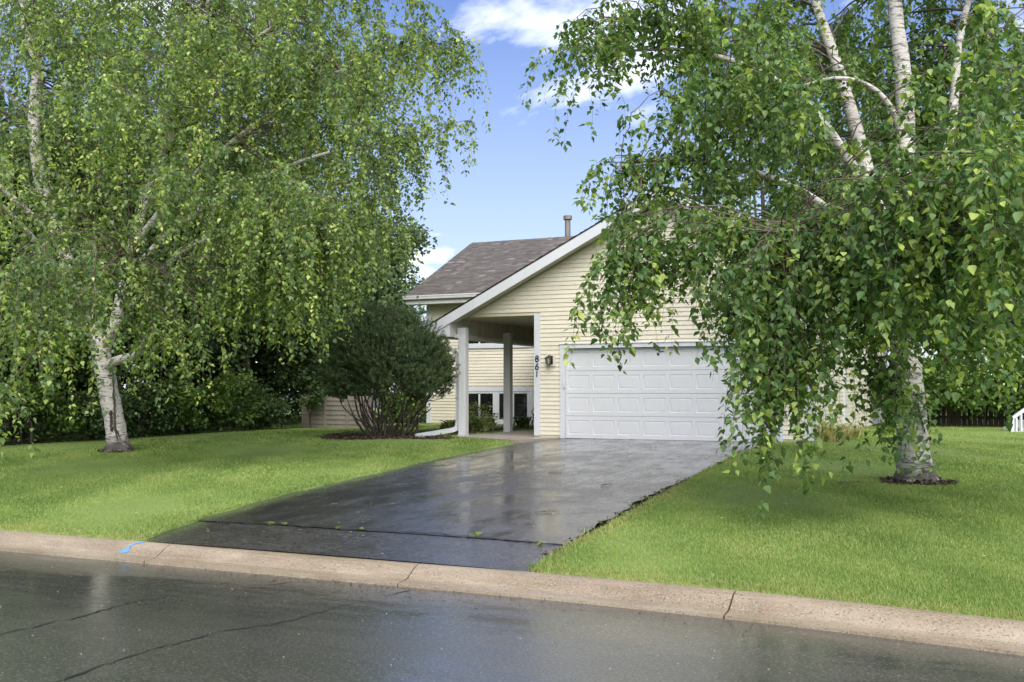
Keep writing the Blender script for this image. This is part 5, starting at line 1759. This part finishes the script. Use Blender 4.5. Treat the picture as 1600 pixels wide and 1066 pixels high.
n = len(x)
zz = np.where(onroad, np.array([road_z(v_) for v_ in y]) + 0.008, zg(y) + np.where(okd, 0.02, 0.075))
V, F, _, _ = leaves(np.stack([x, y, zz], 1), g.normal(size=(n, 3)) * np.array([1, 1, 0.05]), np.array([0, 0, 1.0]) + g.normal(size=(n, 3)) * 0.1, np.where(onroad, g.uniform(0.006, 0.02, n), g.uniform(0.02, 0.05, n)), QUAD4, QUADF)
link('litter', npmesh('litter', V, F, np.repeat(g.uniform(0.3, 1, n), 4)), M_straw, kind='stuff')

n = 700
x = g.uniform(-8.5, -1.5, n)
x = np.where(g.random(n) < 0.6, g.normal(-5.4, 0.9, n), x)
y = YG(x) - 0.02 - np.abs(g.normal(0, 0.22, n))
V, F, _, _ = leaves(np.stack([x, y, np.array([road_z(v_) for v_ in y]) + 0.006], 1), g.normal(size=(n, 3)) * np.array([2, 1, 0.05]), np.array([0, 0, 1.0]) + g.normal(size=(n, 3)) * 0.08, g.uniform(0.008, 0.03, n), QUAD4, QUADF)
link('gutter_debris', npmesh('gutter_debris', V, F, np.repeat(np.clip(g.normal(0.65, 0.25, n), 0, 1), 4)), M_chip, kind='stuff')
n = 420
y = g.uniform(8.8, 15.5, n)
x = np.interp(y, RE[:, 0], RE[:, 1]) + g.normal(-0.05, 0.06, n)
V, F, _, _ = leaves(np.stack([x, y, zg(y) + 0.015 + g.uniform(0, 0.03, n)], 1), g.normal(size=(n, 3)) * np.array([1, 1, 0.3]), np.array([0, 0, 1.0]) + g.normal(size=(n, 3)) * 0.4, g.uniform(0.02, 0.06, n), QUAD4, QUADF)
link('dead_leaves', npmesh('dead_leaves', V, F, np.repeat(np.clip(g.normal(0.6, 0.3, n), 0, 1), 4)), M_chip, kind='stuff')

# rain drops hitting the wet street: tiny crowns of water
M_water = Mat('rain_water', (0.55, 0.57, 0.58), 0.08, 0.6)
M_water.base(M_water.ramp(M_water.noise(40, 2), [(0.3, (0.28, 0.30, 0.30)), (0.7, (0.45, 0.47, 0.48))]))
n = 80
x = g.uniform(-9, 1.5, n)
y = g.uniform(3.6, 7.5, n)
V, F = [], []
for i in range(n):
    zz = road_z(float(y[i])) + 0.002
    sc = g.uniform(0.3, 0.75)
    for k in range(4):
        a = g.uniform(0, 6.28)
        r0, h0 = 0.006 * sc, g.uniform(0.006, 0.018) * sc
        b = len(V)
        for q_ in range(3):
            V.append((x[i] + r0 * math.cos(a) + 0.0018 * math.cos(q_ * 2.1), y[i] + r0 * math.sin(a) + 0.0018 * math.sin(q_ * 2.1), zz))
        V.append((x[i] + r0 * 1.7 * math.cos(a), y[i] + r0 * 1.7 * math.sin(a), zz + h0))
        F += [(b, b + 1, b + 3), (b + 1, b + 2, b + 3), (b + 2, b, b + 3)]
link('rain_splashes', npmesh('rain_splashes', np.array(V), np.array(F)), M_water, kind='stuff')

# ------------------------------------------------------------------ silver car parked up the street (mirrored in the lower window)
def car(x, y, rot):
    root = thing('parked_car', (x, y, 0.0), 'silver saloon car parked by the kerb, mirrored in the lower window', 'car')
    root.rotation_euler = (0, 0, rot)
    ROOT[root.name] = (0, 0, 0)
    S = [(-2.25, 0.45, 0.72, 0.78), (-2.1, 0.32, 0.90, 0.86), (-1.2, 0.28, 0.98, 0.90), (-0.6, 0.27, 0.97, 0.91), (0.7, 0.27, 0.94, 0.91), (1.5, 0.28, 0.86, 0.88), (2.1, 0.33, 0.74, 0.80), (2.25, 0.45, 0.62, 0.70)]
    def loft(secs, mat, name, parent):
        m = MB()
        vs, fs = [], []
        for (xx, zl, zh, w) in secs:
            ring = [(-w, zl + 0.1), (-w * 0.85, zl), (w * 0.85, zl), (w, zl + 0.1), (w, zh - 0.1), (w * 0.86, zh), (-w * 0.86, zh), (-w, zh - 0.1)]
            vs += [(xx, a, b) for a, b in ring]
        for i in range(len(secs) - 1):
            for k in range(8):
                fs.append((i * 8 + k, i * 8 + (k + 1) % 8, i * 8 + 8 + (k + 1) % 8, i * 8 + 8 + k))
        fs += [tuple(range(7, -1, -1)), tuple(range(len(vs) - 8, len(vs)))]
        m.add(vs, fs)
        return m.build(name, mat, parent, smooth=False)
    body = loft(S, M_carp, 'body', root)
    loft([(-1.75, 0.88, 0.96, 0.78), (-1.1, 0.88, 1.38, 0.68), (-0.7, 0.88, 1.46, 0.66), (0.1, 0.88, 1.46, 0.66), (0.95, 0.86, 0.98, 0.76)], M_glass, 'cabin_glass', root)
    m = MB()
    m.box(-1.0, 0.15, -0.62, 0.62, 1.455, 1.49)
    m.build('roof', M_carp, root)
    for wx in (-1.35, 1.35):
        for wy in (-0.82, 0.82):
            w = MB().tube([(wx, wy - 0.1, 0.32), (wx, wy + 0.1, 0.32)], 0.32, 18).build('wheel', M_rubber, root)
            MB().tube([(wx, wy - 0.11, 0.32), (wx, wy + 0.11, 0.32)], 0.2, 12).build('rim', M_spout, w)
    for wy in (-0.6, 0.6):
        MB().box(2.12, 2.2, wy - 0.17, wy + 0.17, 0.58, 0.70).build('headlight', M_lglass, root)


car(-25.2, 6.3, 0.0)
